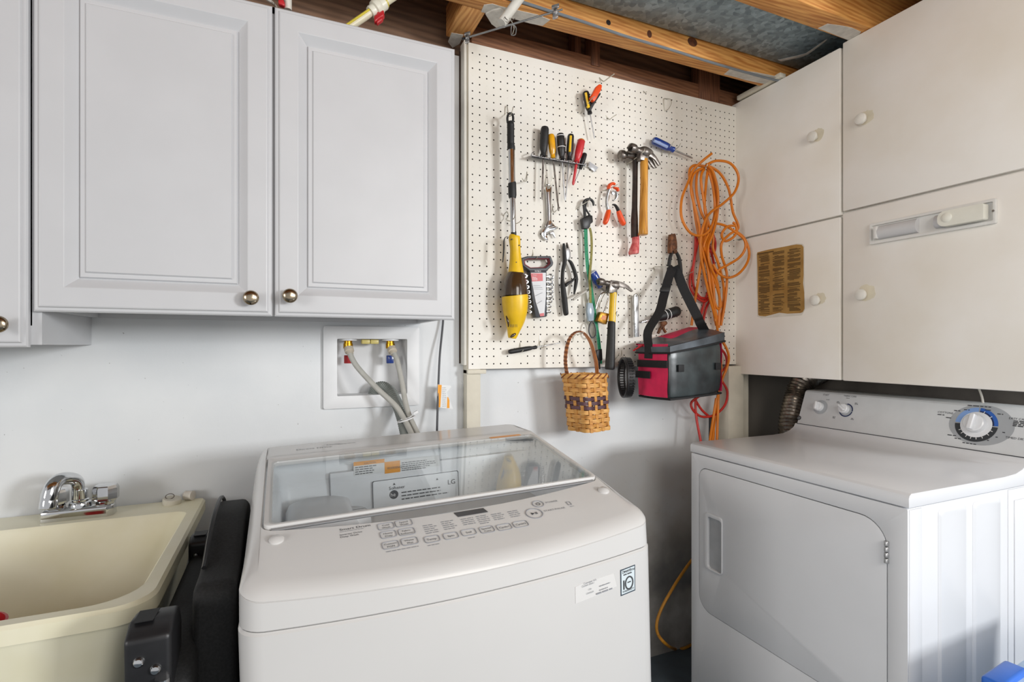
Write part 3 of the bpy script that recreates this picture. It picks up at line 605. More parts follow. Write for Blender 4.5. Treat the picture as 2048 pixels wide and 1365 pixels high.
obj('lid_lip', MB().sweep([lo+Vector((0.012, -0.001, 0.002)), lo+Vector((LW-0.012, -0.001, 0.002))], 0.0042, 10, flat=0.8), mat('silver_lid_trim', 'b7b9bb', 0.3, 0.6, var=0.03), lid)
# things seen through the glass: dispenser, warning labels, drawer
yw = OY1-0.030
mb = MB(); mb.loft([[(x, y, z) for x, y in rrect(OX0+0.035+i, OX0+0.17-i, OY0+0.09+i, OY1-0.05-i, 0.04, 6)] for i, z in ((0.0, 0.842), (0.0, 0.90), (0.006, 0.915), (0.02, 0.922))], False, True)
obj('bleach_dispenser', mb, M_wmin, wm, ang=50)
obj('dispenser_scoop', MB().loft([[(x, y, z) for x, y in rrect(OX0+0.075+i, OX0+0.20-i, OY0+0.12+i, OY0+0.20-i, 0.03, 6)] for i, z in ((0.0, 0.842), (0.003, 0.905), (0.012, 0.916))], False, True), M_wmin, wm, ang=50)
def onrear(u, v, off=0.0): return P(u, v, y=yw-0.008-off)
pl_ = obj('rear_panel', MB().box(onrear(660, 950).x, onrear(1060, 950).x, yw-0.008, yw+0.01, 0.838, 0.962), M_wmin, wm, bev=0.002)
dx0, dx1 = onrear(745, 985).x, onrear(916, 985).x; dz1 = onrear(830, 952).z; dz0 = 0.842
drw = obj('detergent_drawer', MB().plate(rrect(dx0, dx1, dz0, dz1, 0.004, 3), [], (0, yw-0.009, 0), (1, 0, 0), (0, 0, 1), (0, -1, 0), 0.004), M_wmin, wm, bev=0.001)
mb = MB(); mb.plate(rrect(dx0-0.0006, dx1+0.0006, dz0, dz1+0.0006, 0.004, 3), [rrect(dx0+0.0006, dx1-0.0006, dz0+0.001, dz1-0.0006, 0.004, 3)], (0, yw-0.0131, 0), (1, 0, 0), (0, 0, 1), (0, -1, 0), 0.0004)
XD, ZD = (1, 0, 0), (0, 0, 1)
q = onrear(778, 981, 0.006); text_mb(mb, 'Softener', 0.011, q, XD, ZD)
q = onrear(895, 970, 0.006); text_mb(mb, 'LG', 0.017, q, XD, ZD)
q = onrear(803, 987, 0.006); lines_mb(mb, q, XD, ZD, 0.125, 3, 0.008, 0.0026)
q = onrear(788, 990, 0.006); mb.lathe((q.x, yw-0.0131, q.z), (0, -1, 0), [(0.0105, 0), (0.0105, 0.0003)], 24)
for u, v in ((786, 971), (872, 961)):
    q = onrear(u, v, 0.006); mb.add([q, q+Vector((0.006, 0, 0)), q+Vector((0.003, 0, 0.005))], [(0, 1, 2)])
obj('drawer_print', mb, M_ink, drw)
q = onrear(788, 990, 0.006); obj('logo_letters', text_mb(MB(), 'he', 0.013, (q.x-0.0085, yw-0.0137, q.z-0.004), XD, ZD), M_wink, drw)
lb = obj('warning_label', MB().box(onrear(707, 930).x, onrear(880, 930).x, yw-0.0088, yw-0.0078, onrear(760, 947).z, onrear(760, 925).z), M_paperw, wm)
A_, B_ = onrear(707, 925), onrear(769, 932)
obj('orange_band', MB().box(A_.x, B_.x, yw-0.0094, yw-0.0088, A_.z-0.009, A_.z).box(onrear(769, 930).x, onrear(800, 930).x, yw-0.0094, yw-0.0088, onrear(785, 946).z, onrear(785, 923).z), M_oink, lb)
mb = MB(); lines_mb(mb, (A_.x+0.003, yw-0.0096, A_.z-0.014), XD, ZD, 0.055, 4, 0.0052, 0.0018); lines_mb(mb, (onrear(803, 930).x, yw-0.0096, onrear(803, 927).z), XD, ZD, 0.085, 5, 0.0046, 0.0016)
q = onrear(774, 940, 0.0016); text_mb(mb, 'WARNING', 0.0085, q, XD, ZD, squash=0.85); q = onrear(728, 930, 0.0016); text_mb(mb, 'CAUTION', 0.006, (q.x, yw-0.0096, A_.z-0.0075), XD, ZD)
obj('label_print', mb, M_ink, lb)
# rear strip lettering and a painted orange reflection
def onrearstrip(u, v): return P(u, v, z=1.0056)
mb = MB(); text_mb(mb, 'Direct Drive', 0.016, onrearstrip(592, 901), XD, (0, 1, 0)); text_mb(mb, 'NeW', 0.014, onrearstrip(653, 891), XD, (0, 1, 0)); lines_mb(mb, onrearstrip(676, 889), XD, (0, 1, 0), 0.05, 1, 0.01, 0.003)
tag(obj('rear_print', mb, M_ltink, wm), kind='stuff')
a_ = onrearstrip(982, 877)
obj('rear_reflection', MB().box(a_.x, a_.x+0.085, a_.y, a_.y+0.018, 1.0054, 1.0058), mat('orange_reflection', 'f0a24a', 0.5, var=0.02), wm)  # flat orange strip painted in as the reflection of a warning label
# control panel print
p0c = Vector((0, -0.85, 0.9262+0.0006)); pn = Vector((0, -0.2556, 1)).normalized(); py_ = Vector((0, 1, 0.2556)).normalized()
def PN(u, v, up=0.0): return PP(u, v, p0c+pn*up, pn)
CP = crop(640, 980, 3.657)
def pt(x, y): return PN(*CP(x, y))
XD = Vector((1, 0, 0))
mbi = MB(); mbl = MB()
text_mb(mbi, 'Smart Drum', 0.0088, pt(142, 302), XD, py_, squash=1.15); lines_mb(mbl, pt(145, 312), XD, py_, 0.05, 1, 0.003, 0.0012)
text_mb(mbi, 'Inverter Drive', 0.0062, pt(145, 338), XD, py_); text_mb(mbi, 'Deep Wash', 0.0062, pt(148, 354), XD, py_)
def button(x0, x1, ymid, lab, h=0.021, two=None, s=0.0072):
    a, b = pt(x0, ymid), pt(x1, ymid); w_ = b.x-a.x; o = Vector((a.x, 0, 0))
    o = Vector((a.x, (a.y+b.y)/2, (a.z+b.z)/2))
    rim = MB().plate(rrect(0, w_, -h/2, h/2, 0.005, 4), [rrect(0.0006, w_-0.0006, -h/2+0.0006, h/2-0.0006, 0.0046, 4)], o-pn*0.0004, XD, py_, pn, 0.0012)
    bt = obj('button', rim, mat('grey_button_outline', '9a9ca2', 0.5), wm)
    mb = MB(); c = o+XD*(w_/2)
    if two: text_mb(mb, two[0], s*0.85, c+py_*0.0012+pn*0.0004, XD, py_, 'CENTER'); text_mb(mb, two[1], s*0.85, c-py_*0.0062+pn*0.0004, XD, py_, 'CENTER')
    else: text_mb(mb, lab, s, c-py_*0.0025+pn*0.0004, XD, py_, 'CENTER')
    obj('button_text', mb, M_ink, bt)
for x0, x1, ym, tw in ((420, 545, 268, ('Cold', 'Wash')), (548, 678, 245, ('Speed', 'Wash')), (438, 562, 328, ('Heavy', 'Duty')), (572, 698, 308, ('Fabric', 'Softener')), (452, 582, 405, ('Custom', 'PGM')), (592, 720, 378, ('Water', 'Plus'))): button(x0, x1, ym, '', two=tw, h=0.0195, s=0.0074)
for x0, x1, ym, t_ in ((760, 880, 362, 'Temp.'), (900, 1016, 338, 'Spin'), (1030, 1146, 312, 'Soil'), (1290, 1406, 274, 'Cycle1'), (1410, 1526, 252, 'Cycle2')): button(x0, x1, ym, t_, h=0.018)
button(1165, 1278, 292, '', two=('Special', 'Care'), h=0.019, s=0.0078)
for x, y, nl in ((752, 268, 5), (885, 240, 5), (1030, 220, 4), (1140, 200, 5), (1252, 185, 4), (1372, 165, 4)): lines_mb(mbl, pt(x, y), XD, py_, 0.024, nl, 0.0058, 0.0019)
lines_mb(mbl, pt(485, 458), XD, py_, 0.062, 1, 0.01, 0.0016); lines_mb(mbl, pt(790, 412), XD, py_, 0.022, 1, 0.01, 0.0016); lines_mb(mbl, pt(1085, 357), XD, py_, 0.014, 1, 0.01, 0.0016)
text_mb(mbl, 'POWER', 0.0075, pt(1655, 100), XD, py_); text_mb(mbl, 'START/PAUSE', 0.0075, pt(1642, 162), XD, py_); lines_mb(mbl, pt(1830, 125), XD, py_, 0.009, 1, 0.01, 0.0016)
tag(obj('panel_print', mbi, M_ink, wm), kind='stuff'); tag(obj('panel_small_print', mbl, M_ltink, wm), kind='stuff')
a, b = pt(1002, 183), pt(1200, 158)
obj('display', MB().plate([(0, -0.006), (b.x-a.x+0.006, -0.006), (b.x-a.x+0.002, 0.0085), (-0.004, 0.0085)], [], Vector((a.x, (a.y+b.y)/2, (a.z+b.z)/2)), XD, py_, pn, 0.0006), mat('dark_display', '3d3e42', 0.25, var=0.02), wm)
for (x, y, r_, s_) in ((1595, 105, 0.0115, 0), (1568, 174, 0.0165, 1)):
    c = pt(x, y); k = obj('round_button', MB().plate(circ(0, 0, r_, 28), [circ(0, 0, r_-0.001, 28)], c-pn*0.0004, XD, py_, pn, 0.0012), MATS['grey_button_outline'], wm)
    mb = MB()
    if s_: mb.add([c+XD*-0.006+py_*0.004+pn*0.0004, c+XD*-0.006-py_*0.004+pn*0.0004, c+XD*0.0005+pn*0.0004], [(0, 1, 2)]); quad_mb(mb, c+XD*0.002-py_*0.0035+pn*0.0004, XD, py_, 0.0014, 0.007); quad_mb(mb, c+XD*0.0045-py_*0.0035+pn*0.0004, XD, py_, 0.0014, 0.007)
    else: mb.plate(circ(0, 0, 0.0045, 16), [circ(0, 0, 0.0036, 16)], c, XD, py_, pn, 0.0004); quad_mb(mb, c-XD*0.0004+pn*0.0005, XD, py_, 0.0009, 0.0045)
    obj('button_symbol', mb, M_ink, k)
for x, y in ((1820, 100),):
    c = pt(x, y); obj('key_symbol', MB().plate(rrect(-0.004, 0.004, -0.006, 0.006, 0.001, 2), [rrect(-0.003, 0.003, -0.005, 0.005, 0.001, 2)], c, XD, py_, pn, 0.0004), M_ltink, wm)
for u, v in ((553, 1081), (1207, 982)):
    c = PN(u, v); obj('lid_bumper', MB().lathe(c, pn, [(0.0115, -0.002), (0.0115, 0.002), (0.008, 0.005), (0.0, 0.006)], 20), M_wm, wm)
# front stickers
def fronty(x): s_ = (x-(WXA+WXB)/2)/((WXB-WXA)/2); return WYF-0.036*(1-s_*s_)
CS = crop(1100, 1080, 5.6875)
def onf(x, y, off=0.0008):
    yy = WYF
    for _ in range(12): p = P(*CS(x, y), y=yy); yy = fronty(p.x)-off
    return P(*CS(x, y), y=yy)
def fq(mb, pts, off, th_=0.0006):
    n = len(pts); a = [onf(x, y, off) for x, y in pts]; mb.add(a+[p+Vector((0, 0.0012, 0)) for p in a], [tuple(range(n)), tuple(range(2*n-1, n-1, -1))]+[(i, (i+1) % n, n+(i+1) % n, n+i) for i in range(n)]); return mb
st = obj('warranty_sticker', fq(MB(), [(800, 348), (968, 285), (970, 578), (806, 645)], 0.0006), mat('navy_sticker_rim', '34424f', 0.5, var=0.02), wm)
obj('sticker_face', fq(MB(), [(812, 357), (960, 299), (962, 568), (816, 628)], 0.0010), mat('pale_sticker', 'd3dfe4', 0.5, var=0.02), st)
a, b = onf(822, 395), onf(948, 350); sx = (b-a); sx.z = 0; sx.normalize(); mb = MB(); fo = Vector((0, -0.0009, 0))
text_mb(mb, 'Direct Drive', 0.0078, onf(824, 392, 0.0016), sx, (0, 0, 1), squash=0.80); lines_mb(mb, onf(840, 372, 0.0016), sx, (0, 0, 1), 0.022, 1, 0.01, 0.0016); lines_mb(mb, onf(838, 412, 0.0016), sx, (0, 0, 1), 0.024, 1, 0.01, 0.002)
mb.add([onf(834, 470, 0.0016), onf(848, 462, 0.0016), onf(850, 568, 0.0016), onf(836, 574, 0.0016)], [(0, 1, 2, 3)])
c = onf(902, 490, 0.0016); mb.plate(circ(0, 0, 0.0105, 28, 0.0125), [circ(0, 0, 0.0080, 28, 0.010)], c, sx, (0, 0, 1), (0, -1, 0), 0.0003)
lines_mb(mb, onf(884, 495, 0.0016), sx, (0, 0, 1), 0.009, 1, 0.01, 0.002); text_mb(mb, 'WARRANTY', 0.0052, onf(828, 610, 0.0016), sx, (0, 0, 1))
obj('sticker_print', mb, M_ink, st)
s2 = obj('service_label', fq(MB(), [(288, 540), (365, 500), (725, 385), (760, 530), (520, 640), (292, 730)], 0.0005), mat('faint_service_label', 'd9d8d6', 0.4, var=0.01), wm)
mb = MB(); text_mb(mb, 'Customer Information Center', 0.0052, onf(385, 515, 0.0016), sx, (0, 0, 1), squash=0.95); text_mb(mb, "Centre d'information a la clientele", 0.0052, onf(365, 548, 0.0016), sx, (0, 0, 1), squash=0.95)
text_mb(mb, 'USA', 0.004, onf(438, 580, 0.0016), sx, (0, 0, 1)); text_mb(mb, 'CANADA', 0.004, onf(415, 628, 0.0016), sx, (0, 0, 1)); lines_mb(mb, onf(565, 538, 0.0016), sx, (0, 0, 1), 0.026, 2, 0.007, 0.0016); lines_mb(mb, onf(530, 630, 0.0016), sx, (0, 0, 1), 0.052, 1, 0.007, 0.0026)
obj('service_print', mb, M_ltink, s2)
TURN[0] = None; wm.location = WLOC; wm.rotation_euler = (0, WTILT, 0)
# ================================================================ dryer
DX, DXB, DYN, DYF, DZT = 1.285, 2.0, -0.979, -0.293, 0.917
dry = thing('clothes_dryer', 'white front-load dryer with rear dial console under the cream cupboards', 'dryer', ((DX+DXB)/2, (DYN+DYF)/2, 0))
M_dry = mat('dryer_white', 'e0e2e5', 0.3, var=0.015, scale=5, coat=0.2)
obj('cabinet_body', MB().box(DX+0.004, DXB, DYN+0.003, DYF-0.003, 0.015, 0.882), M_dry, dry, bev=0.004)
for fx in (DX+0.07, DXB-0.07):
    for fy in (DYN+0.07, DYF-0.07): obj('leveling_foot', MB().lathe((fx, fy, 0.0), (0, 0, 1), [(0.02, 0), (0.02, 0.008), (0.010, 0.010), (0.010, 0.03)], 16), M_black, dry)
# deck: profile swept along y, rear curls up to the console
pr = [(DX-0.002, 0.8845), (DX-0.002, 0.906), (DX+0.001, 0.912), (DX+0.008, DZT), (1.68, DZT-0.001), (1.735, DZT+0.002), (1.767, DZT+0.010), (1.790, DZT+0.022), (1.800, DZT+0.036), (1.85, DZT+0.036), (DXB, DZT+0.03), (DXB, 0.8845)]
obj('deck', MB().prism([(x, DYN-0.002, z) for x, z in pr], (0, DYF-DYN+0.004, 0)), M_dry, dry, bev=0.0025, ang=25)
cp = [(1.798, 0.951), (1.804, 0.953), (1.849, 1.072), (1.855, 1.077), (1.867, 1.079), (1.965, 1.077), (DXB, 0.946)]
M_con = mat('console_grey_white', 'd5d8da', 0.38, var=0.02)
con = obj('console', MB().prism([(x, DYN+0.004, z) for x, z in cp], (0, DYF-DYN-0.008, 0)), M_con, dry, bev=0.002, ang=25)
cA, cB = Vector((1.804, 0, 0.953)), Vector((1.849, 0, 1.072)); cz = (cB-cA).normalized(); cn = Vector((-cz.z, 0, cz.x)); cy = Vector((0, -1, 0))
def CN(u, v, up=0.0006): return PP(u, v, cA+cn*up, cn)
CD = crop(1480, 740, 3.6056); CE = crop(1840, 790, 9.846)
def knob(u, v, r, h, ang_, m=None, par=con):
    c = CN(u, v, 0.0); k = obj('dial', MB().lathe(c, cn, [(r*1.0, -0.001), (r*1.02, 0.003), (r*0.96, h*0.55), (r*0.86, h*0.62), (0, h*0.64)], 32), m or M_white, par, ang=30)
    d = (cy*math.sin(ang_)+cz*math.cos(ang_)).normalized(); sd = cn.cross(d)
    obj('dial_grip', MB().obox(c+cn*(h*0.8), d, sd, cn, r*0.86, r*0.24, h*0.3), m or M_white, k, bev=min(0.003, r*0.2), seg=3); return c
M_gring = mat('grey_console_print', 'a9adb1', 0.5, var=0.02); M_navy = mat('navy_print', '1d2c55', 0.5, var=0.0); M_lblue = mat('light_blue_print', '86a9e0', 0.5, var=0.0); M_mblue = mat('mid_blue_print', '2f62b6', 0.5, var=0.0); M_char = mat('charcoal_print', '33373b', 0.5, var=0.0)
def arc(mb, c, r0, r1, a0, a1, n=24, up=0.0008, sy=1.0):
    vs = []
    for i in range(n+1):
        a = math.radians(a0+(a1-a0)*i/n); d = cy*math.sin(a)*sy+cz*math.cos(a)
        vs += [c+d*r0+cn*up, c+d*r1+cn*up]
    return mb.add(vs, [(2*i, 2*i+1, 2*i+3, 2*i+2) for i in range(n)])
c = CN(*CD(580, 270), 0.0); obj('dial_ring', arc(MB(), c, 0.0, 0.027, 0, 360), M_gring, con); knob(*CD(572, 268), 0.0175, 0.024, math.radians(-5))
c = CN(*CD(765, 292), 0.0); obj('dial_ring', arc(MB(), c, 0.0, 0.0245, 0, 360), M_gring, con); obj('dial_scale', arc(arc(MB(), c, 0.0205, 0.0245, 0, 95, up=0.0011), c, 0.0205, 0.0245, 100, 260, up=0.0011), M_navy, con); knob(*CD(755, 285), 0.0175, 0.024, math.radians(-55))
def ctext(mb, s, size, u, v, al='LEFT'): return text_mb(mb, s, size, CN(u, v, 0.0009), cy, cz, al)
mb = MB()
ctext(mb, 'START', 0.008, *CD(598, 184)); ctext(mb, 'START', 0.0048, *CD(620, 218)); ctext(mb, 'FABRIC CARE', 0.0075, *CD(748, 192)); lines_mb(mb, CN(*CD(765, 206), 0.0009), cy, cz, 0.016, 1, 0.01, 0.0016)
for x, y in ((698, 232), (828, 242), (668, 340), (800, 352)): lines_mb(mb, CN(*CD(x, y), 0.0009), cy, cz, 0.012, 2, 0.004, 0.0018)
# big timer dial
tc_ = CN(*CE(1105, 590), 0.0)
obj('dial_oval', arc(MB(), CN(*CE(1190, 595), 0.0), 0.0, 0.060, 0, 360, 48, 0.0004, 1.28), M_gring, con)
obj('dial_face', arc(MB(), tc_, 0.0, 0.038, 0, 360, 40, 0.0012), M_white, con)
obj('timer_scale', arc(MB(), tc_, 0.031, 0.051, 92, 268, 40, 0.0009), M_char, con); obj('timer_scale', arc(MB(), tc_, 0.031, 0.051, 272, 360, 24, 0.0009), M_lblue, con)
obj('timer_scale', arc(MB(), tc_, 0.031, 0.042, 4, 88, 24, 0.0010), M_navy, con); obj('timer_scale', arc(MB(), tc_, 0.042, 0.051, 4, 88, 24, 0.0009), M_mblue, con)
mt = MB()
for a in (20, 50, 110, 128, 150, 170, 188, 205, 225, 240): arc(mt, tc_, 0.037, 0.044, a-1.2, a+1.2, 1, 0.0016)
obj('tick_marks', mt, M_wink, con)
knob(*CE(1100, 575), 0.0265, 0.03, math.radians(4))
ctext(mb, 'COTTONS', 0.0085, *CE(345, 355)); ctext(mb, 'EASY CARE', 0.0085, *CE(1745, 480)); ctext(mb, 'TIMED DRY', 0.0085, *CE(1675, 855))
for x, y, w_ in ((345, 395, 0.02), (510, 455, 0.016), (670, 318, 0.022), (865, 300, 0.015), (1275, 305, 0.017), (1520, 385, 0.014), (540, 795, 0.022), (680, 862, 0.021), (1620, 750, 0.01), (990, 905, 0.004), (1145, 918, 0.004), (1315, 905, 0.005), (1485, 842, 0.005), (935, 215, 0.07), (835, 950, 0.042)): lines_mb(mb, CN(*CE(x, y), 0.0010), cy, cz, w_, 1, 0.01, 0.0026)
lines_mb(mb, CN(*CE(1840, 525), 0.0010), cy, cz, 0.035, 4, 0.0045, 0.003)
tag(obj('console_print', mb, M_ink, con), kind='stuff')
c = CN(*CD(427, 348), 0.0); lg = obj('brand_badge', arc(MB(), c, 0, 0.0085, 0, 360, 20, 0.0008), M_ink, con); obj('badge_letters', text_mb(MB(), 'GE', 0.009, c-cy*0.006-cz*0.003+cn*0.0013, cy, cz), M_gring, lg)
obj('console_seam', MB().sweep([(1.7985, DYN+0.006, 0.9528), (1.7985, DYF-0.006, 0.9528)], 0.0012, 6), M_ink, con)
# dryer front panel, door, handle, hinge
dy0, dy1, dz0, dz1 = 0.040, 0.639, 0.367, 0.839     # along -y from the far edge
dout = rrect(dy0, dy1, dz0, dz1, [0.05, 0.02, 0.062, 0.032], 8)
g_ = 0.0022
obj('front_panel', MB().plate(rrect(0.002, DYF-DYN-0.002, 0.03, 0.8815, 0.003, 2), [rrect(dy0-g_, dy1+g_, dz0-g_, dz1+g_, [0.052, 0.022, 0.064, 0.034], 8)], (DX+0.006, DYF, 0), (0, -1, 0), (0, 0, 1), (-1, 0, 0), 0.006), M_dry, dry, bev=0.0012)
hp0, hp1 = P(1411, 1086, x=DX), P(1446, 1086, x=DX); hz0, hz1 = P(1428, 1144, x=DX).z, P(1428, 1030, x=DX).z
ha0, ha1 = DYF-hp0.y, DYF-hp1.y
hole = rrect(ha0+0.014, ha1-0.002, hz0+0.006, hz1-0.012, 0.010, 5)
dd_ = obj('dryer_door', MB().plate(dout, [hole], (DX+0.0045, DYF, 0), (0, -1, 0), (0, 0, 1), (-1, 0, 0), 0.0047), M_dry, dry, bev=0.0012, seg=2)
obj('door_gap', MB().plate(rrect(dy0-0.006, dy1+0.006, dz0-0.006, dz1+0.006, [0.053, 0.023, 0.065, 0.035], 8), [], (DX+0.0042, DYF, 0), (0, -1, 0), (0, 0, 1), (-1, 0, 0), 0.0003), mat('door_gap_gasket', '55585c', 0.7), dry)
obj('handle_pocket', MB().plate(rrect(ha0+0.011, ha1+0.001, hz0+0.003, hz1-0.009, 0.012, 5), [], (DX+0.0040, DYF, 0), (0, -1, 0), (0, 0, 1), (-1, 0, 0), 0.0008), mat('grey_handle_pocket', 'b3b6b9', 0.4), dd_)
obj('handle_rim', MB().plate(rrect(ha0, ha1, hz0, hz1, 0.014, 5), [rrect(ha0+0.014, ha1-0.002, hz0+0.006, hz1-0.012, 0.010, 5)], (DX+0.001, DYF, 0), (0, -1, 0), (0, 0, 1), (-1, 0, 0), 0.007), M_dry, dd_, bev=0.0022)
h0, h1 = P(1773, 1082, x=DX-0.003), P(1773, 1128, x=DX-0.003)
hb_ = MB()
for i in range(4): hb_.lathe(h0.lerp(h1, i/4+0.02), h1-h0, [(0.0045, 0), (0.0052, 0.001), (0.0052, (h1-h0).length*0.2), (0.0045, (h1-h0).length*0.21)], 12)
obj('hinge', hb_, M_steel, dd_)
# embossed side
yS = DYN+0.003
obj('side_edge_strip', MB().box(DX+0.006, DX+0.053, yS-0.002, yS+0.002, 0.03, 0.879), M_dry, dry, bev=0.0015)
for xa, xb in ((1.402, 1.517), (1.545, 1.669)): obj('side_emboss', MB().loft([[(x, y, z) for x, z in rrect(xa+i, xb-i, 0.05+i, 0.866-i, 0.012, 4)] for i, y in ((0, yS+0.001), (0.0, yS-0.0005), (0.007, yS-0.004))], False, True), M_dry, dry, ang=20)
obj('side_rear_panel', MB().box(1.704, DXB-0.002, yS-0.002, yS+0.002, 0.03, 0.879), M_dry, dry, bev=0.0015)
obj('side_emboss', MB().box(1.73, DXB-0.03, yS-0.0045, yS-0.001, 0.05, 0.85), M_dry, dry, bev=0.003)
# flexible vent duct behind it and white cord
M_foil = mat('crinkled_foil', 'b4aba0', 0.25, 0.95, var=0.25, scale=40, bump=0.5, bscale=60)
q = smooth([tuple(P(1640, 745, y=-0.20)), tuple(P(1606, 765, y=-0.20)), tuple(P(1592, 800, y=-0.20)), tuple(P(1582, 850, y=-0.22)), tuple(P(1585, 900, y=-0.25))], 16)
tag(obj('vent_hose', MB().sweep(q, [0.047 if i % 2 else 0.041 for i in range(len(q))], 20), M_foil, ang=60), 'crinkled silver foil vent hose beside the dryer console', 'hose')
tag(obj('white_wire', MB().sweep(smooth([tuple(P(u, v, x=1.93)) for u, v in [(1950, 755), (1958, 778), (1964, 795), (1967, 815)]], 5), 0.003, 8), M_pvc), 'thin white wire hanging behind the dryer console', 'wire')
# ================================================================ utility sink
M_sink = mat('aged_cream_laundry_tub', 'ebe7d0', 0.42, h2='e0dab9', scale=5, detail=6, lo=0.3, hi=0.6)
SX0, SX1, SY0, SY1, SZ = -0.82, -0.203, -0.668, -0.012, 0.824
sk = thing('utility_sink', 'cream moulded plastic utility sink with chrome faucet on its ledge', 'sink', ((SX0+SX1)/2, (SY0+SY1)/2, 0))
def sr(x0, x1, y0, y1, r, z, kk=7): return [(x, y, z) for x, y in rrect(x0, x1, y0, y1, r, kk)]
obj('basin', MB().loft([sr(SX0+0.012, SX1-0.012, SY0+0.012, SY1-0.004, [0.05, 0.05, 0.01, 0.01], SZ-0.034), sr(SX0, SX1, SY0, SY1, [0.06, 0.06, 0.012, 0.012], SZ-0.030), sr(SX0, SX1, SY0, SY1, [0.06, 0.06, 0.012, 0.012], SZ-0.006), sr(SX0+0.005, SX1-0.005, SY0+0.005, SY1-0.002, [0.06, 0.06, 0.012, 0.012], SZ),
    sr(SX0+0.028, SX1-0.026, SY0+0.026, SY1-0.115, [0.075, 0.075, 0.03, 0.03], SZ), sr(SX0+0.034, SX1-0.032, SY0+0.032, SY1-0.122, [0.075, 0.075, 0.03, 0.03], SZ-0.008), sr(SX0+0.055, SX1-0.060, SY0+0.065, SY1-0.16, [0.08]*4, SZ-0.20), sr(SX0+0.08, SX1-0.085, SY0+0.09, SY1-0.19, [0.09]*4, SZ-0.31), sr(SX0+0.13, SX1-0.14, SY0+0.15, SY1-0.25, [0.07]*4, SZ-0.335)], False, True), M_sink, sk, ang=33)
obj('tub_skirt', MB().loft([sr(SX0+0.012, SX1-0.012, SY0+0.012, SY1-0.01, [0.05, 0.05, 0.02, 0.02], SZ-0.03), sr(SX0+0.03, SX1-0.045, SY0+0.05, SY1-0.02, [0.06]*4, SZ-0.20), sr(SX0+0.05, SX1-0.07, SY0+0.08, SY1-0.05, [0.08]*4, SZ-0.33), sr(SX0+0.10, SX1-0.12, SY0+0.13, SY1-0.12, [0.08]*4, SZ-0.36)], False, True), M_sink, sk, ang=30)
for fx in (SX0+0.08, SX1-0.09):
    for fy in (SY0+0.10, SY1-0.07): obj('leg', MB().sweep([(fx, fy, SZ-0.32), (fx, fy, 0.0)], [0.022, 0.016], 12), M_sink, sk)
# faucet
fc = thing('faucet', 'chrome two-handle faucet with arched spout on the sink ledge', 'faucet', (-0.468, -0.075, SZ))
fx0, fx1 = P(78, 1036, y=-0.11).x, P(235, 1010, y=-0.06).x
fo = Vector(((fx0+fx1)/2, -0.078, SZ)); hw = (fx1-fx0)/2
obj('base_plate', MB().loft([[(fo.x+x, fo.y+y, SZ+z) for x, y in [(-hw+i, -0.026+i), (hw-0.012-i, -0.026+i), (hw-i, -0.014+i), (hw-i, 0.014-i), (hw-0.012-i, 0.026-i), (-hw+0.012+i, 0.026-i), (-hw+i, 0.014-i)]] for i, z in ((0, 0), (0.001, 0.024), (0.006, 0.029))], True, True), M_chrome, fc, bev=0.001)
obj('spout_base', MB().lathe((fo.x+0.000, fo.y, SZ+0.018), (0, 0, 1), [(0.024, 0), (0.024, 0.015), (0.022, 0.020), (0.018, 0.022), (0.018, 0.026), (0.0145, 0.028), (0.0145, 0.05)], 24), M_chrome, fc)
sp = smooth([tuple(P(*C6(x, y), y=fo.y-d)) for x, y, d in [(458, 300, 0.0), (460, 220, 0.0), (446, 180, 0.008), (405, 168, 0.022), (350, 176, 0.04), (312, 212, 0.055), (294, 262, 0.062), (288, 300, 0.064)]], 6)
obj('spout', MB().sweep(sp, [0.0125+0.004*min(1, i/len(sp)*1.3) for i in range(len(sp))], 18), M_chrome, fc)
obj('aerator', MB().lathe(Vector(sp[-1]), Vector((-0.05, -0.10, -1)), [(0.0165, -0.002), (0.0175, 0.003), (0.0175, 0.016), (0.014, 0.018)], 20), M_chrome, fc)
for sx_ in (-0.051, 0.051):
    hx = fo.x+sx_; mb = MB(); k_ = 16
    for zz in (0,): mb.loft([[(hx+(r+ (0.0012 if i % 2 else -0.0012))*math.cos(2*math.pi*i/k_), fo.y+(r+(0.0012 if i % 2 else -0.0012))*math.sin(2*math.pi*i/k_), SZ+z) for i in range(k_)] for r, z in ((0.019, 0.028), (0.020, 0.034), (0.0265, 0.040), (0.0265, 0.066), (0.023, 0.074), (0.014, 0.077))], True, True)
    obj('handle', mb, M_chrome, fc, ang=25)
sw = thing('sink_stopper', 'off-white rubber sink stopper with wire ring on the sink corner', 'stopper', P(*C6(1010, 315), z=SZ))
p = P(*C6(1008, 318), z=SZ); obj('plug', MB().lathe((p.x, p.y, SZ), (0.1, -0.12, 1), [(0.020, 0.0), (0.022, 0.004), (0.022, 0.014), (0.020, 0.016), (0, 0.016)], 20), mat('old_white_rubber', 'cfcabb', 0.6, var=0.06), sw)
obj('pull_ring', MB().sweep([(p.x-0.004+0.010*math.cos(a), p.y-0.002+0.004*math.sin(a), SZ+0.021+0.006*math.sin(a)) for a in [i*math.pi/8 for i in range(16)]], 0.001, 6, closed=True), M_dsteel, sw)
p = P(*C6(1112, 295), z=SZ)
cc = thing('plastic_cap', 'white ribbed plastic adapter lying beside the stopper on the sink corner', 'screwcap', (p.x, p.y, SZ))  # small loose plastic cap lying on the sink corner
ax_ = Vector((0.9, -0.45, 0)).normalized(); a0 = Vector((p.x, p.y, SZ+0.0125))-ax_*0.012
obj('ribbed_sleeve', MB().lathe(a0, ax_, [(0.0115, 0), (0.0125, 0.001)]+[(0.0125 if i % 2 else 0.0119, 0.002+0.0018*i) for i in range(10)]+[(0.0125, 0.022), (0.0100, 0.022), (0.0100, 0.008)], 24), mat('dull_white_plastic', 'd8d2c8', 0.5, var=0.05), cc, ang=25)
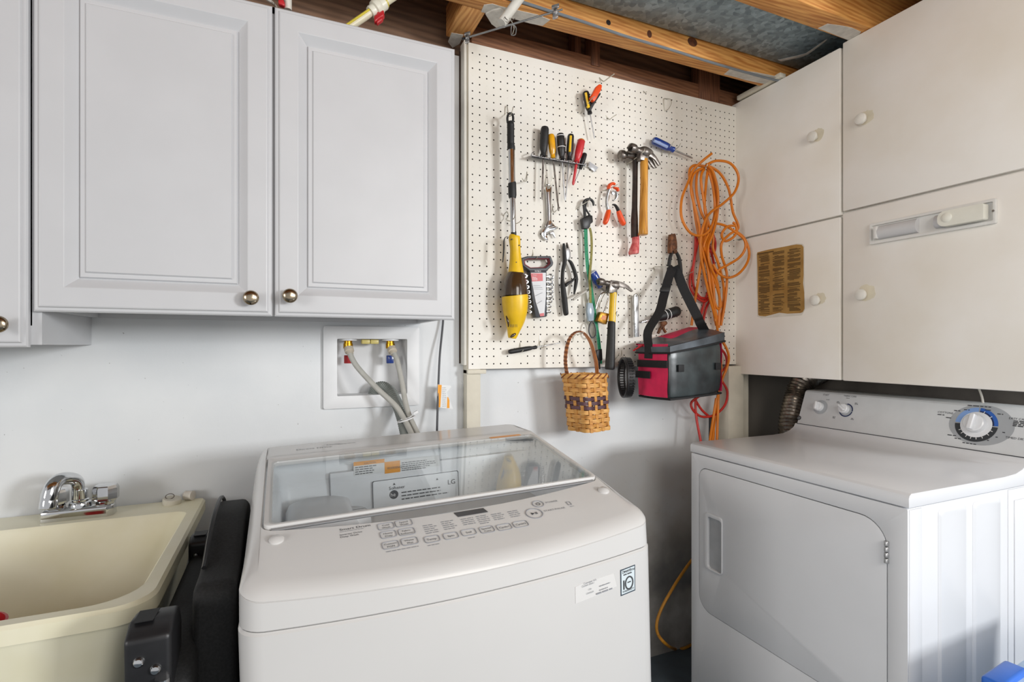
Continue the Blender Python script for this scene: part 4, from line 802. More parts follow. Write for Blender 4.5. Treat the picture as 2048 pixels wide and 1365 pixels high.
obj('collar', MB().lathe(a0+ax_*0.019, ax_, [(0.0128, 0), (0.0128, 0.003), (0.0115, 0.0035)], 24), MATS['dull_white_plastic'], cc)
p = P(-14, 1262, z=SZ-0.05)
tag(obj('red_tub', MB().lathe((p.x-0.060, p.y+0.024, SZ-0.232), (0, 0, 1), [(0.05, 0), (0.058, 0.10), (0.064, 0.18), (0.067, 0.182), (0.063, 0.183), (0.055, 0.10), (0.048, 0.006), (0, 0.005)], 28), M_red), 'red plastic tub standing in the cream sink at the left edge', 'tub')
# ================================================================ black suitcase between sink and washer
M_lug = mat('black_luggage_fabric', '1f2021', 0.75, var=0.25, scale=240, bump=0.25, bscale=500)
lug = thing('suitcase', 'black soft-sided suitcase wedged upright between sink and washer', 'suitcase', (-0.14, -0.58, 0))
def slab(x0, x1, prof): return MB().prism([(x0, y, z) for y, z in prof], (x1-x0, 0, 0))
obj('main_body', slab(-0.195, -0.128, [(-0.80, 0.0), (-0.30, 0.0), (-0.30, 0.765), (-0.36, 0.785), (-0.72, 0.785), (-0.80, 0.75)]), M_lug, lug, bev=0.016, seg=3)
obj('front_pocket', slab(-0.136, -0.074, [(-0.735, 0.0), (-0.28, 0.0), (-0.28, 0.83), (-0.33, 0.885), (-0.40, 0.910), (-0.50, 0.910), (-0.58, 0.892), (-0.63, 0.868), (-0.66, 0.862), (-0.72, 0.862), (-0.735, 0.845)]), M_lug, lug, bev=0.014, seg=3)
obj('zipper_piping', MB().sweep(smooth([(-0.128, y, z) for y, z in [(-0.285, 0.60), (-0.278, 0.83), (-0.33, 0.892), (-0.40, 0.918), (-0.50, 0.918), (-0.585, 0.898), (-0.635, 0.874), (-0.66, 0.866)]], 4), 0.004, 6), M_black, lug)
for yy, zz, s_, xw, hx_ in ((-0.785, 0.815, 1.0, 0.058, -0.208), (-0.335, 0.795, 0.8, 0.055, -0.196)):
    hs_ = obj('wheel_housing', MB().prism([(hx_, yy+y*s_, zz+z*s_) for y, z in [(-0.02, -0.20), (0.05, -0.20), (0.06, 0.0), (0.045, 0.03), (0.0, 0.035), (-0.03, 0.02)]], (xw, 0, 0)), M_black, lug, bev=0.007, seg=3)
    mb = MB()
    for dx_, dz_ in ((0.019, -0.012), (0.039, -0.027)): mb.lathe((hx_+dx_*s_, yy-0.028*s_, zz+dz_*s_), (0, -1, 0.1), [(0.0075*s_, -0.004), (0.0075*s_, 0.003), (0.005*s_, 0.006), (0, 0.0065)], 14)
    obj('rivet', mb, M_chrome, hs_)
    obj('wheel_recess', MB().prism([(hx_+0.008+x, yy+y*s_, zz+0.0345*s_) for x, y in [(0, -0.008), (0.024, -0.008), (0.026, 0.03), (0.0, 0.03)]], (0, 0, 0.001)), mat('deep_black', '0b0b0c', 0.6), hs_)
obj('telescopic_tube', MB().sweep([(-0.160, -0.816, 0.775), (-0.155, -0.818, 0.05)], 0.010, 12), M_chrome, lug)
# ================================================================ blue-lidded bin at the lower right corner
M_bl = mat('blue_plastic', '2f6fd6', 0.35, var=0.05); M_cl = mat('milky_blue_plastic', 'a9c4e4', 0.35, var=0.05)
b0 = P(1978, 1364, z=0.60)
bx, by = b0.x, b0.y
bn = thing('storage_bin', 'milky plastic storage bin with bright blue rim at the lower right corner', 'bin', (bx+0.25, by-0.12, 0))
ang_ = math.radians(5); ux, uy = Vector((math.cos(ang_), math.sin(ang_), 0)), Vector((math.sin(ang_), -math.cos(ang_), 0))
O_ = Vector((bx, by, 0))
def br(ins, z, W_=0.48, D2=0.24): return [O_+ux*x+uy*y+Vector((0, 0, z)) for x, y in rrect(ins, W_-ins, ins, D2-ins, 0.03, 5)]
obj('bin_body', MB().loft([br(0.04, 0.0), br(0.01, 0.575), br(0.004, 0.59), br(0.012, 0.592), br(0.018, 0.57), br(0.046, 0.01)], True, True), M_cl, bn, ang=50)
obj('lid_panel', MB().loft([br(0.004, 0.593), br(0.004, 0.600), br(0.02, 0.602), br(0.03, 0.596)], True, True), M_cl, bn, ang=50)
obj('blue_latch', MB().obox(O_+ux*0.045+uy*0.008+Vector((0, 0, 0.594)), ux, uy, (0, 0, 1), 0.055, 0.018, 0.016), M_bl, bn, bev=0.006, seg=3)
# ================================================================ pegboard
M_peg = mat('cream_white_pegboard_paint', 'e9e6de', 0.5, h2='e2ddd0', scale=4, detail=5, lo=0.3, hi=0.65)
peg = thing('pegboard', 'cream painted pegboard hung with hand tools beside the white cabinet', 'pegboard', ((PX0+PX1)/2, PB, PZ0))
IN = 0.0254; gx0 = P(945, 400, y=PB).x-IN/2; gz0 = PZ0+0.004
nx = int((PX1-gx0)/IN); nz = int((PZ1-gz0)/IN); rn = random.Random(5)
def board(r0, r1, z_lo, z_hi):
    mb = MB(); mc = MB(); R = 0.0027; y = PB; yb = PB+0.005
    oc = [(math.cos(math.pi/4*k+math.pi/8)*R, math.sin(math.pi/4*k+math.pi/8)*R) for k in range(8)]
    for i in range(nx):
        for j in range(r0, r1):
            cx, cz = gx0+(i+0.5)*IN, gz0+(j+0.5)*IN; h = IN/2
            sq = [(h, h*0.4142), (h*0.4142, h), (-h*0.4142, h), (-h, h*0.4142), (-h, -h*0.4142), (-h*0.4142, -h), (h*0.4142, -h), (h, -h*0.4142)]
            vs = [(cx+a, y, cz+b) for a, b in sq]+[(cx+a, y, cz+b) for a, b in oc]+[(cx+a, yb, cz+b) for a, b in oc]+[(cx+a, y, cz+b) for a, b in ((h, h), (-h, h), (-h, -h), (h, -h))]
            order = [7, 0, 1, 2, 3, 4, 5, 6]
            fs = []
            for k in range(8):
                k2 = (k+1) % 8
                o1 = {0: 0, 1: 1, 2: 2, 3: 3, 4: 4, 5: 5, 6: 6, 7: 7}
                fs.append((k, k2, 8+k2, 8+k))
            fs += [(0, 24, 1), (2, 25, 3), (4, 26, 5), (6, 27, 7)]
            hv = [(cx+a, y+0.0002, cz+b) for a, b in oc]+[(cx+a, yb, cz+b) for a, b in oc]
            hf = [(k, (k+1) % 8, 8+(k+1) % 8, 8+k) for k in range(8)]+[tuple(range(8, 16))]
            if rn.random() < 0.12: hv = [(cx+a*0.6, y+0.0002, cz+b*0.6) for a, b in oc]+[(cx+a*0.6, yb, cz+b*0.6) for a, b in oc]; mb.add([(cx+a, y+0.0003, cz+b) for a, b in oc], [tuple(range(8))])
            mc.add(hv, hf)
            mb.add(vs, fs)
    xl, xr = gx0, gx0+nx*IN; zl, zh = gz0+r0*IN, gz0+r1*IN
    for a, b, c, d in ((PX0, xl, z_lo, z_hi), (xr, PX1, z_lo, z_hi), (xl, xr, z_lo, zl), (xl, xr, zh, z_hi)):
        if b-a > 1e-5 and d-c > 1e-5: mb.add([(a, y, c), (b, y, c), (b, y, d), (a, y, d)], [(0, 1, 2, 3)])
    # edges
    for a, b, c, d in ((PX0, PX0, z_lo, z_hi), (PX1, PX1, z_lo, z_hi)): mb.add([(a, y, c), (a, yb, c), (a, yb, d), (a, y, d)], [(0, 1, 2, 3)])
    for c in (z_lo, z_hi): mb.add([(PX0, y, c), (PX1, y, c), (PX1, yb, c), (PX0, yb, c)], [(0, 1, 2, 3)])
    bo = obj('board', mb, M_peg, peg, fix=False)
    tag(obj('peg_holes', mc, mat('shaded_hole_core', '2e241d', 0.9, var=0.1), bo, fix=False), kind='stuff')  # hole walls and bottoms coloured dark brown for the shade inside them
    return bo
js = int((P(940, 569, y=PB).z-gz0)/IN); zs = gz0+js*IN
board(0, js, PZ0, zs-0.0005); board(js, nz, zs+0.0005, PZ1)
# ---------------------------------------------------------------- helpers for the tools
def W(pt_, y): return P(pt_[0], pt_[1], y=y)
def wsw(mb, C, pts, y, n=14, flat=None, k=0, cap=True):
    """pts (crop x, crop y, crop radius); sweep on the plane y (or y given per point as 4th)"""
    s_ = C(1, 0)[0]-C(0, 0)[0]
    if k: pts = smooth(pts, k)
    P3 = []; R = []
    for q in pts:
        yy = q[3] if len(q) > 3 else y; uv = C(q[0], q[1]); P3.append(W(uv, yy)); R.append(q[2]*s_*hs(uv[0], yy)*0.93)
    return mb.sweep(P3, R, n, flat=flat, side=(0, -1, 0) if flat is not None else None, cap=cap)
def flatpoly(mb, C, pts, y, th): return mb.prism([W(C(*p), y) for p in pts], (0, th, 0))
HOOKN = [0]
def hook(C, pts, label=None, r=0.0014, y0=PB+0.001):
    """pts (x, y, stand-off from board)"""
    q = [tuple(W(C(x, y), PB-d)) for x, y, d in pts]
    o = obj('peg_hook', MB().sweep(smooth(q, 5), r, 8), M_wire)
    return tag(o, label, 'hook', 'wire hooks on the pegboard')
# ---------------------------------------------------------------- yellow stick vacuum
yv_ = PB-0.056
M_bin = mat('smoky_brown_clear_plastic', '4a3520', 0.12, var=0.15, scale=12, coat=0.6)
vac = thing('stick_vacuum', 'yellow stick vacuum with chrome pole and black grip hung on the pegboard', 'vacuum', W(C3(345, 1250), yv_))
mb = MB(); g0 = [(549, 288, 26), (551, 310, 33)]
for i in range(9):
    yy = 330+i*18; g0 += [(552, yy, 34), (552, yy+9, 31)]
g0 += [(554, 500, 33), (556, 520, 36), (557, 545, 36)]
wsw(mb, C1, g0, yv_, 16); obj('grip', mb, M_grip, vac)
obj('grip_loop', wsw(MB(), C1, [(526, 300, 11), (522, 260, 11), (530, 226, 11), (548, 214, 11), (568, 226, 11), (575, 260, 11), (570, 300, 11)], yv_, 10, k=4), M_grip, vac)
obj('pole', wsw(MB(), C1, [(557, 540, 31), (563, 850, 31)], yv_, 20), M_chrome, vac)
obj('pole_collar', wsw(MB(), C1, [(563, 846, 36), (565, 852, 37), (568, 960, 37), (568, 985, 32)], yv_, 20), M_grip, vac)
obj('lower_pole', wsw(MB(), C1, [(569, 980, 26), (577, 1300, 26)], yv_, 20), M_chrome, vac)
obj('pole_socket', wsw(MB(), C1, [(578, 1292, 26), (580, 1345, 25)], yv_, 16), M_grip, vac)
vb = obj('handle_body', wsw(MB(), C3, [(360, 172, 50), (360, 178, 58), (364, 215, 60), (370, 300, 55), (373, 400, 60), (376, 480, 70), (378, 560, 82)], yv_, 24, k=3), M_yellow, vac)
obj('dust_bin', wsw(MB(), C3, [(378, 562, 84), (375, 590, 98), (370, 650, 118), (367, 720, 130), (367, 800, 135)], yv_, 28, k=3), M_bin, vac)
nzl = obj('nozzle', wsw(MB(), C3, [(367, 800, 136), (368, 815, 137), (369, 880, 134), (370, 960, 126), (368, 1040, 108), (362, 1100, 88), (352, 1160, 68), (342, 1215, 52), (338, 1245, 40)], yv_, 28, k=3), M_yellow, vac)
obj('nozzle_slot', wsw(MB(), C3, [(318, 1235, 8, yv_-0.018), (345, 1215, 17, yv_-0.020), (372, 1196, 10, yv_-0.019)], yv_, 10), M_bin, nzl)
obj('release_slot', wsw(MB(), C3, [(275, 1010, 6, yv_-0.022), (288, 1050, 13, yv_-0.026), (298, 1095, 10, yv_-0.026), (296, 1125, 5, yv_-0.022)], yv_, 10, k=2), M_bin, nzl)
mb = MB()
for i in range(5): wsw(mb, C3, [(318+i*17, 1098, 2.5, yv_-0.034-0.004*(2-abs(i-2.5))), (319+i*17, 1128, 2.5, yv_-0.033-0.004*(2-abs(i-2.5)))], yv_, 6)
obj('vent_slots', mb, M_ink, nzl)
mb = MB()
for x, y in ((335, 203), (412, 268), (380, 446), (395, 545)): q = W(C3(x, y), yv_-0.019); mb.lathe(q, (0, -1, 0), [(0.002, -0.006), (0.002, 0.002), (0, 0.0024)], 10)
obj('screw', mb, M_ink, vb)
obj('wrist_strap', wsw(MB(), C3, [(300, 182, 10), (270, 180, 12), (252, 220, 17), (250, 300, 20), (245, 380, 17), (238, 445, 14)], yv_-0.01, 8, flat=0.25, k=4), M_grip, vac)
hook(C1, [(500, 235, 0), (508, 165, 0.004), (518, 145, 0.006), (528, 200, 0.010), (530, 232, 0.03), (548, 240, 0.066), (562, 205, 0.085), (575, 155, 0.088)], 'wire hook holding the yellow stick vacuum')
hook(C1, [(488, 1150, 0), (495, 1130, 0.01), (520, 1110, 0.02), (530, 1150, 0.018), (510, 1180, 0.014), (560, 1195, 0.05), (585, 1160, 0.09), (590, 1140, 0.09)], 'tangled wire hook crossing the vacuum pole')
hook(C1, [(560, 1230, 0.0), (610, 1215, 0.03), (640, 1195, 0.05), (662, 1160, 0.06)], 'curved wire hook right of the vacuum pole')
hook(C1, [(700, 745, 0.0), (700, 790, 0.003), (697, 825, 0.012), (680, 832, 0.03), (662, 815, 0.04), (657, 798, 0.042)], 'single empty J-shaped wire hook below the screwdriver rack')
# ---------------------------------------------------------------- screwdrivers
M_scar = mat('red_insulated_sleeve', 'd0343a', 0.35, var=0.08)
def driver(label, C, head, neck, tip, r, sr_, m, y=PB-0.030, shaft=M_steel, stripe=None, ring_=None, butt=None, bulge=1.0, group='screwdrivers on the pegboard', tipflare=False, y2=None):
    y2 = y if y2 is None else y2
    t = thing('screwdriver', label, 'screwdriver', W(C(*tip), y2), group)
    h = Vector((head[0], head[1])); n = Vector((neck[0], neck[1]))
    pr = [(0.0, 0.55), (0.02, 0.82), (0.08, 0.98), (0.30, 1.0), (0.60, 0.98*bulge), (0.75, 0.86), (0.84, 0.62), (0.90, 0.66), (0.97, 0.72), (1.0, 0.45)]
    hd = obj('handle', wsw(MB(), C, [(h.x+(n.x-h.x)*f, h.y+(n.y-h.y)*f, r*k) for f, k in pr], y, 14), m, t, ang=50)
    sh = [(n.x, n.y, sr_, y), (tip[0]*0.92+n.x*0.08, tip[1]*0.92+n.y*0.08, sr_, y2)]
    if tipflare: sh += [(tip[0]*0.96+n.x*0.04, tip[1]*0.96+n.y*0.04, sr_*1.6, y2), (tip[0], tip[1], sr_*1.1, y2)]
    else: sh += [(tip[0], tip[1], sr_*0.55, y2)]
    obj('shaft', wsw(MB(), C, sh, y, 10), shaft, t)
    rw = r*(C(1, 0)[0]-C(0, 0)[0])*hs(C(*head)[0], y)
    if stripe:
        mb = MB(); wsw(mb, C, [(h.x+(n.x-h.x)*f, h.y+(n.y-h.y)*f, r*0.36, y-rw*0.80) for f in (0.06, 0.2, 0.45, 0.68)], y, 8); obj('handle_stripe', mb, stripe, hd)
    if ring_:
        for f in ring_: obj('white_band', wsw(MB(), C, [(h.x+(n.x-h.x)*(f-0.012), h.y+(n.y-h.y)*(f-0.012), r*1.03), (h.x+(n.x-h.x)*(f+0.012), h.y+(n.y-h.y)*(f+0.012), r*1.03)], y, 14), M_wink, hd)
    if butt: obj('butt_cap', wsw(MB(), C, [(h.x+(n.x-h.x)*f, h.y+(n.y-h.y)*f, r*k) for f, k in ((-0.015, 0.5), (0.03, 0.86), (0.07, 1.0))], y, 14), butt, hd)
    return t
rk = thing('screwdriver_rack', 'silver metal rack strip holding six screwdrivers', 'rack', W(C1(990, 660), PB))
obj('strip', MB().prism([W(C1(x, y), PB-0.012) for x, y in [(742, 590), (1240, 676), (1240, 700), (742, 614)]], (0, 0.0015, 0)), M_steel, rk)
obj('shelf', MB().prism([W(C1(745, 600), PB-0.001), W(C1(1238, 686), PB-0.001), W(C1(1238, 686), PB-0.048), W(C1(745, 600), PB-0.048)], (0, 0, 0.0016)), M_steel, rk)
for x in (800, 880, 965, 1050, 1120, 1200):
    yy = 600+(x-745)*0.174; obj('prong', MB().sweep([W(C1(x+10, yy+4), PB-0.012), W(C1(x+30, yy+2), PB-0.050), W(C1(x+38, yy-14), PB-0.054)], 0.0016, 6), M_steel, rk)
obj('rack_end_hook', MB().sweep(smooth([tuple(W(C1(x, y), PB-d)) for x, y, d in [(745, 602, 0.012), (738, 600, 0.03), (748, 575, 0.036), (765, 565, 0.02)]], 4), 0.0022, 8), M_steel, rk)
driver('large black screwdriver, leftmost in the metal rack', C1, (864, 335), (848, 612), (840, 1000), 37, 9, M_grip, shaft=M_dsteel)
driver('amber screwdriver with translucent yellow handle in the rack', C1, (918, 404), (938, 622), (990, 1102), 31, 7, M_amber, shaft=M_dsteel, tipflare=True)
driver('black screwdriver with thin white ring around its handle in the rack', C1, (1003, 396), (1020, 640), (1046, 1008), 34, 7, M_black, ring_=(0.10, 0.52))
driver('black and yellow striped screwdriver in the rack', C1, (1100, 404), (1084, 640), (1052, 1000), 29, 6, M_black, stripe=M_yellow)
driver('red insulated screwdriver with red sleeve on its shaft in the rack', C1, (1198, 452), (1152, 660), (1120, 866), 34, 12, M_scar, shaft=M_scar, butt=M_amber, y=PB-0.036)
driver('small black precision screwdriver, rightmost in the metal rack', C1, (1228, 578), (1184, 722), (1138, 842), 22, 5, M_black, y=PB-0.030)
tg = thing('plastic_tag', 'small clear plastic tag on a ring at the rack end', 'tag', W(C1(1300, 720), PB-0.012))
obj('tag_plate', MB().prism([W(C1(x, y), PB-0.010) for x, y in [(1268, 650), (1350, 705), (1318, 748), (1252, 695)]], (0, 0.002, 0)), mat('clear_grey_plastic', 'bfc1c4', 0.25, var=0.05), tg, bev=0.0006)
obj('split_ring', MB().sweep([W(C1(1245+24*math.cos(a), 675+26*math.sin(a)), PB-0.014) for a in [i*math.pi/8 for i in range(16)]], 0.0009, 6, closed=True), M_wire, tg)
# screwdrivers elsewhere on the board
driver('blue screwdriver lying on two hooks right of the hammers', C2, (738, 762), (950, 862), (1138, 942), 36, 8, M_blue, y=PB-0.028, stripe=mat('pale_blue_print', '9fb4e2', 0.3), group=None)
hook(C2, [(830, 915, 0.0), (828, 885, 0.004), (840, 872, 0.012), (880, 850, 0.028), (915, 822, 0.045), (950, 772, 0.055)], 'left of two wire hooks under the blue screwdriver')
hook(C2, [(902, 938, 0.0), (900, 905, 0.003), (912, 890, 0.010), (950, 862, 0.028), (990, 835, 0.045), (1020, 790, 0.055)], 'right of two wire hooks under the blue screwdriver')
driver('small dark screwdriver lying across hooks near the bottom edge', C3, (300, 1388), (598, 1336), (848, 1292), 26, 5, M_grip, y=PB-0.024, group=None)
hook(C3, [(420, 1290, 0.0), (422, 1330, 0.004), (424, 1370, 0.01), (440, 1382, 0.03), (455, 1368, 0.04)], 'wire hook under the handle of the small dark screwdriver')
hook(C3, [(626, 1215, 0.0), (626, 1290, 0.003), (632, 1335, 0.014), (662, 1340, 0.03), (678, 1300, 0.036)], 'wire hook under the shaft of the small dark screwdriver')
driver('black screwdriver with two white rings behind the lunch bag strap', C5, (1352, 8), (1105, 88), (972, 126), 44, 8, M_grip, y=PB-0.030, ring_=(0.42, 0.56), group=None, shaft=M_chrome)
driver('clear and blue screwdriver tilted behind the claw hammer head', C3, (1172, 540), (1268, 712), (1330, 770), 42, 12, M_blue, y=PB-0.022, butt=mat('clear_acetate', 'd7dbe0', 0.2, var=0.03), group=None)
# ---------------------------------------------------------------- adjustable wrench
yw_ = PB-0.016
wr = thing('adjustable_wrench', 'chrome adjustable wrench hanging under the screwdriver rack', 'wrench', W(C3(710, 215), yw_))
def c13(x, y): u, v = C3(x, y); return ((u-900)*4.55, (v-180)*4.55)
def plate_px(mb, C, outer, holes, y, th):
    o = Vector((0, y, 0)); f = lambda p: (lambda q: (q.x, q.z))(W(C(*p), y))
    return mb.plate([f(p) for p in outer], [[f(p) for p in h] for h in holes], o, (1, 0, 0), (0, 0, 1), (0, 1, 0), th)
ho = [(876, 930), (872, 895), (880, 868), (900, 858), (920, 868), (927, 895), (924, 930), (922, 1050), (925, 1180), (930, 1205), (958, 1240), (985, 1248), (984, 1262), (950, 1275), (915, 1278), (880, 1305), (873, 1330)]
hl = [(x, y) for x, y in [c13(700, 160), c13(718, 205), c13(712, 218), c13(668, 192), c13(648, 152), c13(656, 112), c13(690, 75)]]
obj('handle_and_fixed_jaw', plate_px(MB(), C1, ho+hl+[(868, 1235), (888, 1190), (884, 1050)], [circ(900, 884, 16, 14)], yw_, 0.008), M_chrome, wr, bev=0.0012)
obj('movable_jaw', plate_px(MB(), C3, [(735, 132), (768, 112), (776, 120), (796, 188), (786, 186), (760, 145), (742, 150)], [], yw_+0.001, 0.006), M_steel, wr, bev=0.0008)
obj('knurl_screw', wsw(MB(), C3, [(716, 82, 16), (775, 72, 16)], yw_+0.003, 12), M_dsteel, wr)
hook(C1, [(872, 775, 0.0), (868, 850, 0.002), (872, 885, 0.010), (905, 888, 0.022), (922, 850, 0.030), (935, 790, 0.034)], 'wire hook holding the adjustable wrench')
hook(C1, [(932, 1040, 0.0), (936, 1090, 0.003), (945, 1115, 0.012), (970, 1095, 0.028)], 'small empty wire hook just right of the adjustable wrench')
# ---------------------------------------------------------------- cutters and screwdriver at the top
cu = thing('utility_cutter', 'black and orange handled snips hanging crosswise near the top edge', 'snips', W(C7(480, 610), PB-0.05))
obj('orange_handle', flatpoly(MB(), C7, [(575, 272), (610, 278), (630, 300), (618, 380), (560, 480), (520, 560), (480, 612), (445, 590), (430, 560), (408, 530), (440, 470), (520, 315)], PB-0.060, 0.016), M_orange, cu, bev=0.004, seg=3)
obj('black_handle', flatpoly(MB(), C7, [(600, 430), (605, 470), (520, 600), (430, 760), (395, 800), (370, 780), (400, 680), (470, 600), (560, 500)], PB-0.042, 0.014), M_grip, cu, bev=0.003)
obj('blade', flatpoly(MB(), C7, [(400, 600), (450, 610), (440, 680), (390, 760), (330, 740), (360, 670)], PB-0.036, 0.006), M_black, cu, bev=0.001)
obj('yellow_pivot', MB().lathe(W(C7(362, 712), PB-0.044), (0, -1, 0), [(0.005, -0.006), (0.005, 0.001), (0, 0.0014)], 14), M_yellow, cu)
hook(C7, [(205, 850, 0.0), (300, 740, 0.02), (380, 620, 0.05), (440, 545, 0.07), (495, 515, 0.078)], 'long wire hook through the snips near the top edge')
driver('black and yellow screwdriver hanging behind the orange snips', C7, (300, 420), (392, 870), (480, 1345), 62, 12, M_black, y=PB-0.026, stripe=M_yellow, group=None)
hook(C7, [(570, 150, 0.0), (650, 222, 0.012), (740, 165, 0.045), (860, 78, 0.085)], 'long nail sticking out above the orange snips', r=0.0018)
hook(C7, [(700, 890, 0.0), (765, 965, 0.008), (830, 920, 0.03), (905, 872, 0.05)], 'empty wire hook right of the orange snips')
hook(C2, [(855, 470, 0.0), (848, 350, 0.004), (880, 340, 0.006), (915, 350, 0.012), (922, 390, 0.014), (900, 440, 0.01), (870, 465, 0.004)], 'heart-shaped bent wire hook near the top right')
hook(C2, [(640, 265, 0.0), (660, 280, 0.006), (675, 268, 0.01)], 'tiny hook end near the top edge of the pegboard')
hook(C2, [(1205, 440, 0.0), (1225, 455, 0.008), (1248, 435, 0.018)], 'short wire hook near the top right corner')
# ---------------------------------------------------------------- two hammers
M_ash = wood('amber_varnished_ash', 'd89a3c', 'b3761f', 0.35, stretch=(9, 9, 0.9)); M_gripbk = mat('worn_dark_wood', '3b2a22', 0.5, var=0.3, scale=40)
def hammer_head(t, C, pts, y, claw, m, cy_=0.0):
    obj('hammer_face', wsw(MB(), C, pts, y, 18, k=2), m, t)
    obj('claw', flatpoly(MB(), C, claw[0], y-0.012, 0.008), m, t, bev=0.0015); obj('claw', flatpoly(MB(), C, claw[1], y+0.004, 0.008), m, t, bev=0.0015)
yh = PB-0.082
hm = thing('claw_hammer', 'claw hammer with varnished wooden handle on the right of the pair', 'hammer', W(C4(640, 455), yh))
hammer_head(hm, C2, [(505, 838, 30), (510, 838, 42), (550, 852, 42), (566, 860, 30), (595, 870, 32), (625, 880, 50), (660, 888, 52), (690, 890, 40), (712, 900, 32)], yh, ([(690, 850), (725, 870), (770, 920), (820, 1005), (800, 1020), (760, 960), (720, 930), (690, 920)], [(680, 900), (715, 930), (740, 960), (775, 1040), (750, 1045), (715, 1000), (690, 960)]), M_dsteel)
obj('socket', flatpoly(MB(), C2, [(612, 870), (700, 870), (695, 972), (612, 958)], yh-0.012, 0.024), M_dsteel, hm, bev=0.002)
def c42(x, y): u, v = C4(x, y); return ((u-1160)*5.0556, (v-130)*5.0556)
e1 = c42(642, 200); e2 = c42(640, 400); e3 = c42(638, 452)
obj('handle', wsw(MB(), C2, [(648, 955, 36), (648, 1000, 40), (648, 1200, 38), (e1[0], e1[1], 40), (e2[0], e2[1], 45), (e3[0], e3[1], 48), (e3[0], e3[1]+4, 44)], yh, 16, flat=0.8), M_ash, hm)
yh2 = PB-0.041
hm2 = thing('claw_hammer', 'old dark-handled hammer with red-painted butt on the left of the pair', 'hammer', W(C4(545, 650), yh2))
hammer_head(hm2, C2, [(400, 915, 34), (408, 915, 46), (440, 915, 46), (455, 915, 34), (480, 912, 36), (520, 915, 44), (560, 920, 46), (600, 925, 40)], yh2, ([(590, 890), (650, 930), (690, 1000), (710, 1055), (690, 1050), (640, 985), (590, 950)], [(590, 900), (630, 945), (660, 1010), (645, 1010), (610, 965), (585, 950)]), M_dsteel)
f1, f2, f3, f4 = c42(552, 180), c42(550, 300), c42(552, 480), c42(555, 500)
obj('handle', wsw(MB(), C2, [(560, 950, 34), (558, 1010, 27), (556, 1200, 27), (f1[0], f1[1], 29), (f2[0], f2[1], 36), (f3[0], f3[1], 38)], yh2, 16, flat=0.8), M_gripbk, hm2)
M_rbutt = mat('chipped_red_paint', 'b9343a', 0.4, h2='d77a74', scale=60)
g1, g2, g3, g4 = c42(562, 450), c42(562, 540), c42(550, 600), c42(543, 650)
obj('red_butt', wsw(MB(), C2, [(g1[0], g1[1], 37), (g2[0], g2[1], 38), (g3[0], g3[1], 48), (g4[0]-2, g4[1]-12, 54), (g4[0], g4[1], 50)], yh2, 16, flat=0.8), M_rbutt, hm2)
hook(C2, [(490, 1045, 0.0), (480, 1000, 0.004), (520, 975, 0.03), (600, 915, 0.08), (640, 880, 0.098), (655, 848, 0.10)], 'left prong of the wire hook under the two hammers', r=0.002)
hook(C2, [(690, 960, 0.0), (700, 920, 0.04), (725, 900, 0.08), (740, 880, 0.095)], 'right prong of the wire hook under the two hammers', r=0.002)
# ---------------------------------------------------------------- orange-handled pliers
pl = thing('pliers', 'pruning pliers with bright orange grips spread open left of the hammers', 'pliers', W(C1(1500, 1225), PB-0.03)); yp = PB-0.030
for nm, pts, m, f in (('jaw_guard', [(1445, 905, 22), (1450, 870, 24), (1480, 852, 20), (1500, 862, 14)], M_orange, 0.6), ('left_arm', [(1448, 905, 20), (1432, 950, 17), (1424, 1010, 16), (1432, 1070, 19), (1440, 1100, 20)], M_steel, 0.6), ('left_grip', [(1443, 1095, 22), (1435, 1130, 27), (1422, 1180, 29), (1410, 1212, 24), (1404, 1222, 12)], M_orange, 0.75), ('right_jaw', [(1490, 890, 12), (1520, 900, 20), (1528, 925, 18)], M_orange, 0.6), ('right_arm', [(1500, 925, 18), (1515, 960, 20), (1505, 995, 14), (1488, 1010, 8)], M_steel, 0.5), ('return_spring', [(1480, 1045, 10), (1500, 1048, 14), (1520, 1075, 18), (1535, 1110, 20)], M_grip, 0.6), ('right_grip', [(1532, 1102, 22), (1548, 1150, 27), (1565, 1195, 29), (1580, 1222, 24), (1586, 1232, 12)], M_orange, 0.75)):
    obj(nm, wsw(MB(), C1, pts, yp, 12, flat=f, k=3), m, pl)
obj('pivot', MB().lathe(W(C1(1488, 935), yp-0.006), (0, -1, 0), [(0.0075, -0.006), (0.0075, 0.001), (0, 0.002)], 14), M_steel, pl)
hook(C1, [(1425, 915, 0.0), (1400, 915, 0.008), (1440, 905, 0.02), (1510, 870, 0.045), (1525, 858, 0.05)], 'wire hook holding the orange pliers')
# ---------------------------------------------------------------- green strap with hooks
yb_ = PB-0.022; M_green = mat('green_webbing', '0f8f62', 0.6, var=0.2, scale=200); M_olive = mat('olive_cord', '8b8440', 0.65, var=0.15, scale=200)
bg_ = thing('bungee_strap', 'green webbing strap with black plastic hook dangling in front of the pegboard', 'strap', W(C5(575, 580), yb_))
obj('green_band', MB().sweep([W(C4(x, y), yb_-0.004) for x, y in smooth([(58, 390), (60, 500), (66, 640), (78, 790), (95, 890), (112, 1000), (130, 1120), (148, 1250), (168, 1400), (185, 1500), (200, 1640), (208, 1760)], 4)], 0.0075, 10, flat=0.22, side=(1, 0, 0)), M_green, bg_)
obj('olive_band', MB().sweep([W(C4(x, y), yb_-0.009) for x, y in smooth([(98, 385), (112, 450), (118, 560), (112, 700), (102, 820), (98, 920), (104, 1020), (106, 1150)], 4)], 0.0052, 10, flat=0.3, side=(1, 0, 0)), M_olive, bg_)
obj('hook_block', MB().prism([W(C4(x, y), yb_-0.013) for x, y in [(22, 285), (70, 270), (90, 250), (128, 258), (135, 325), (108, 345), (105, 375), (78, 398), (35, 390)]], (0, 0.018, 0)), M_black, bg_, bev=0.003)
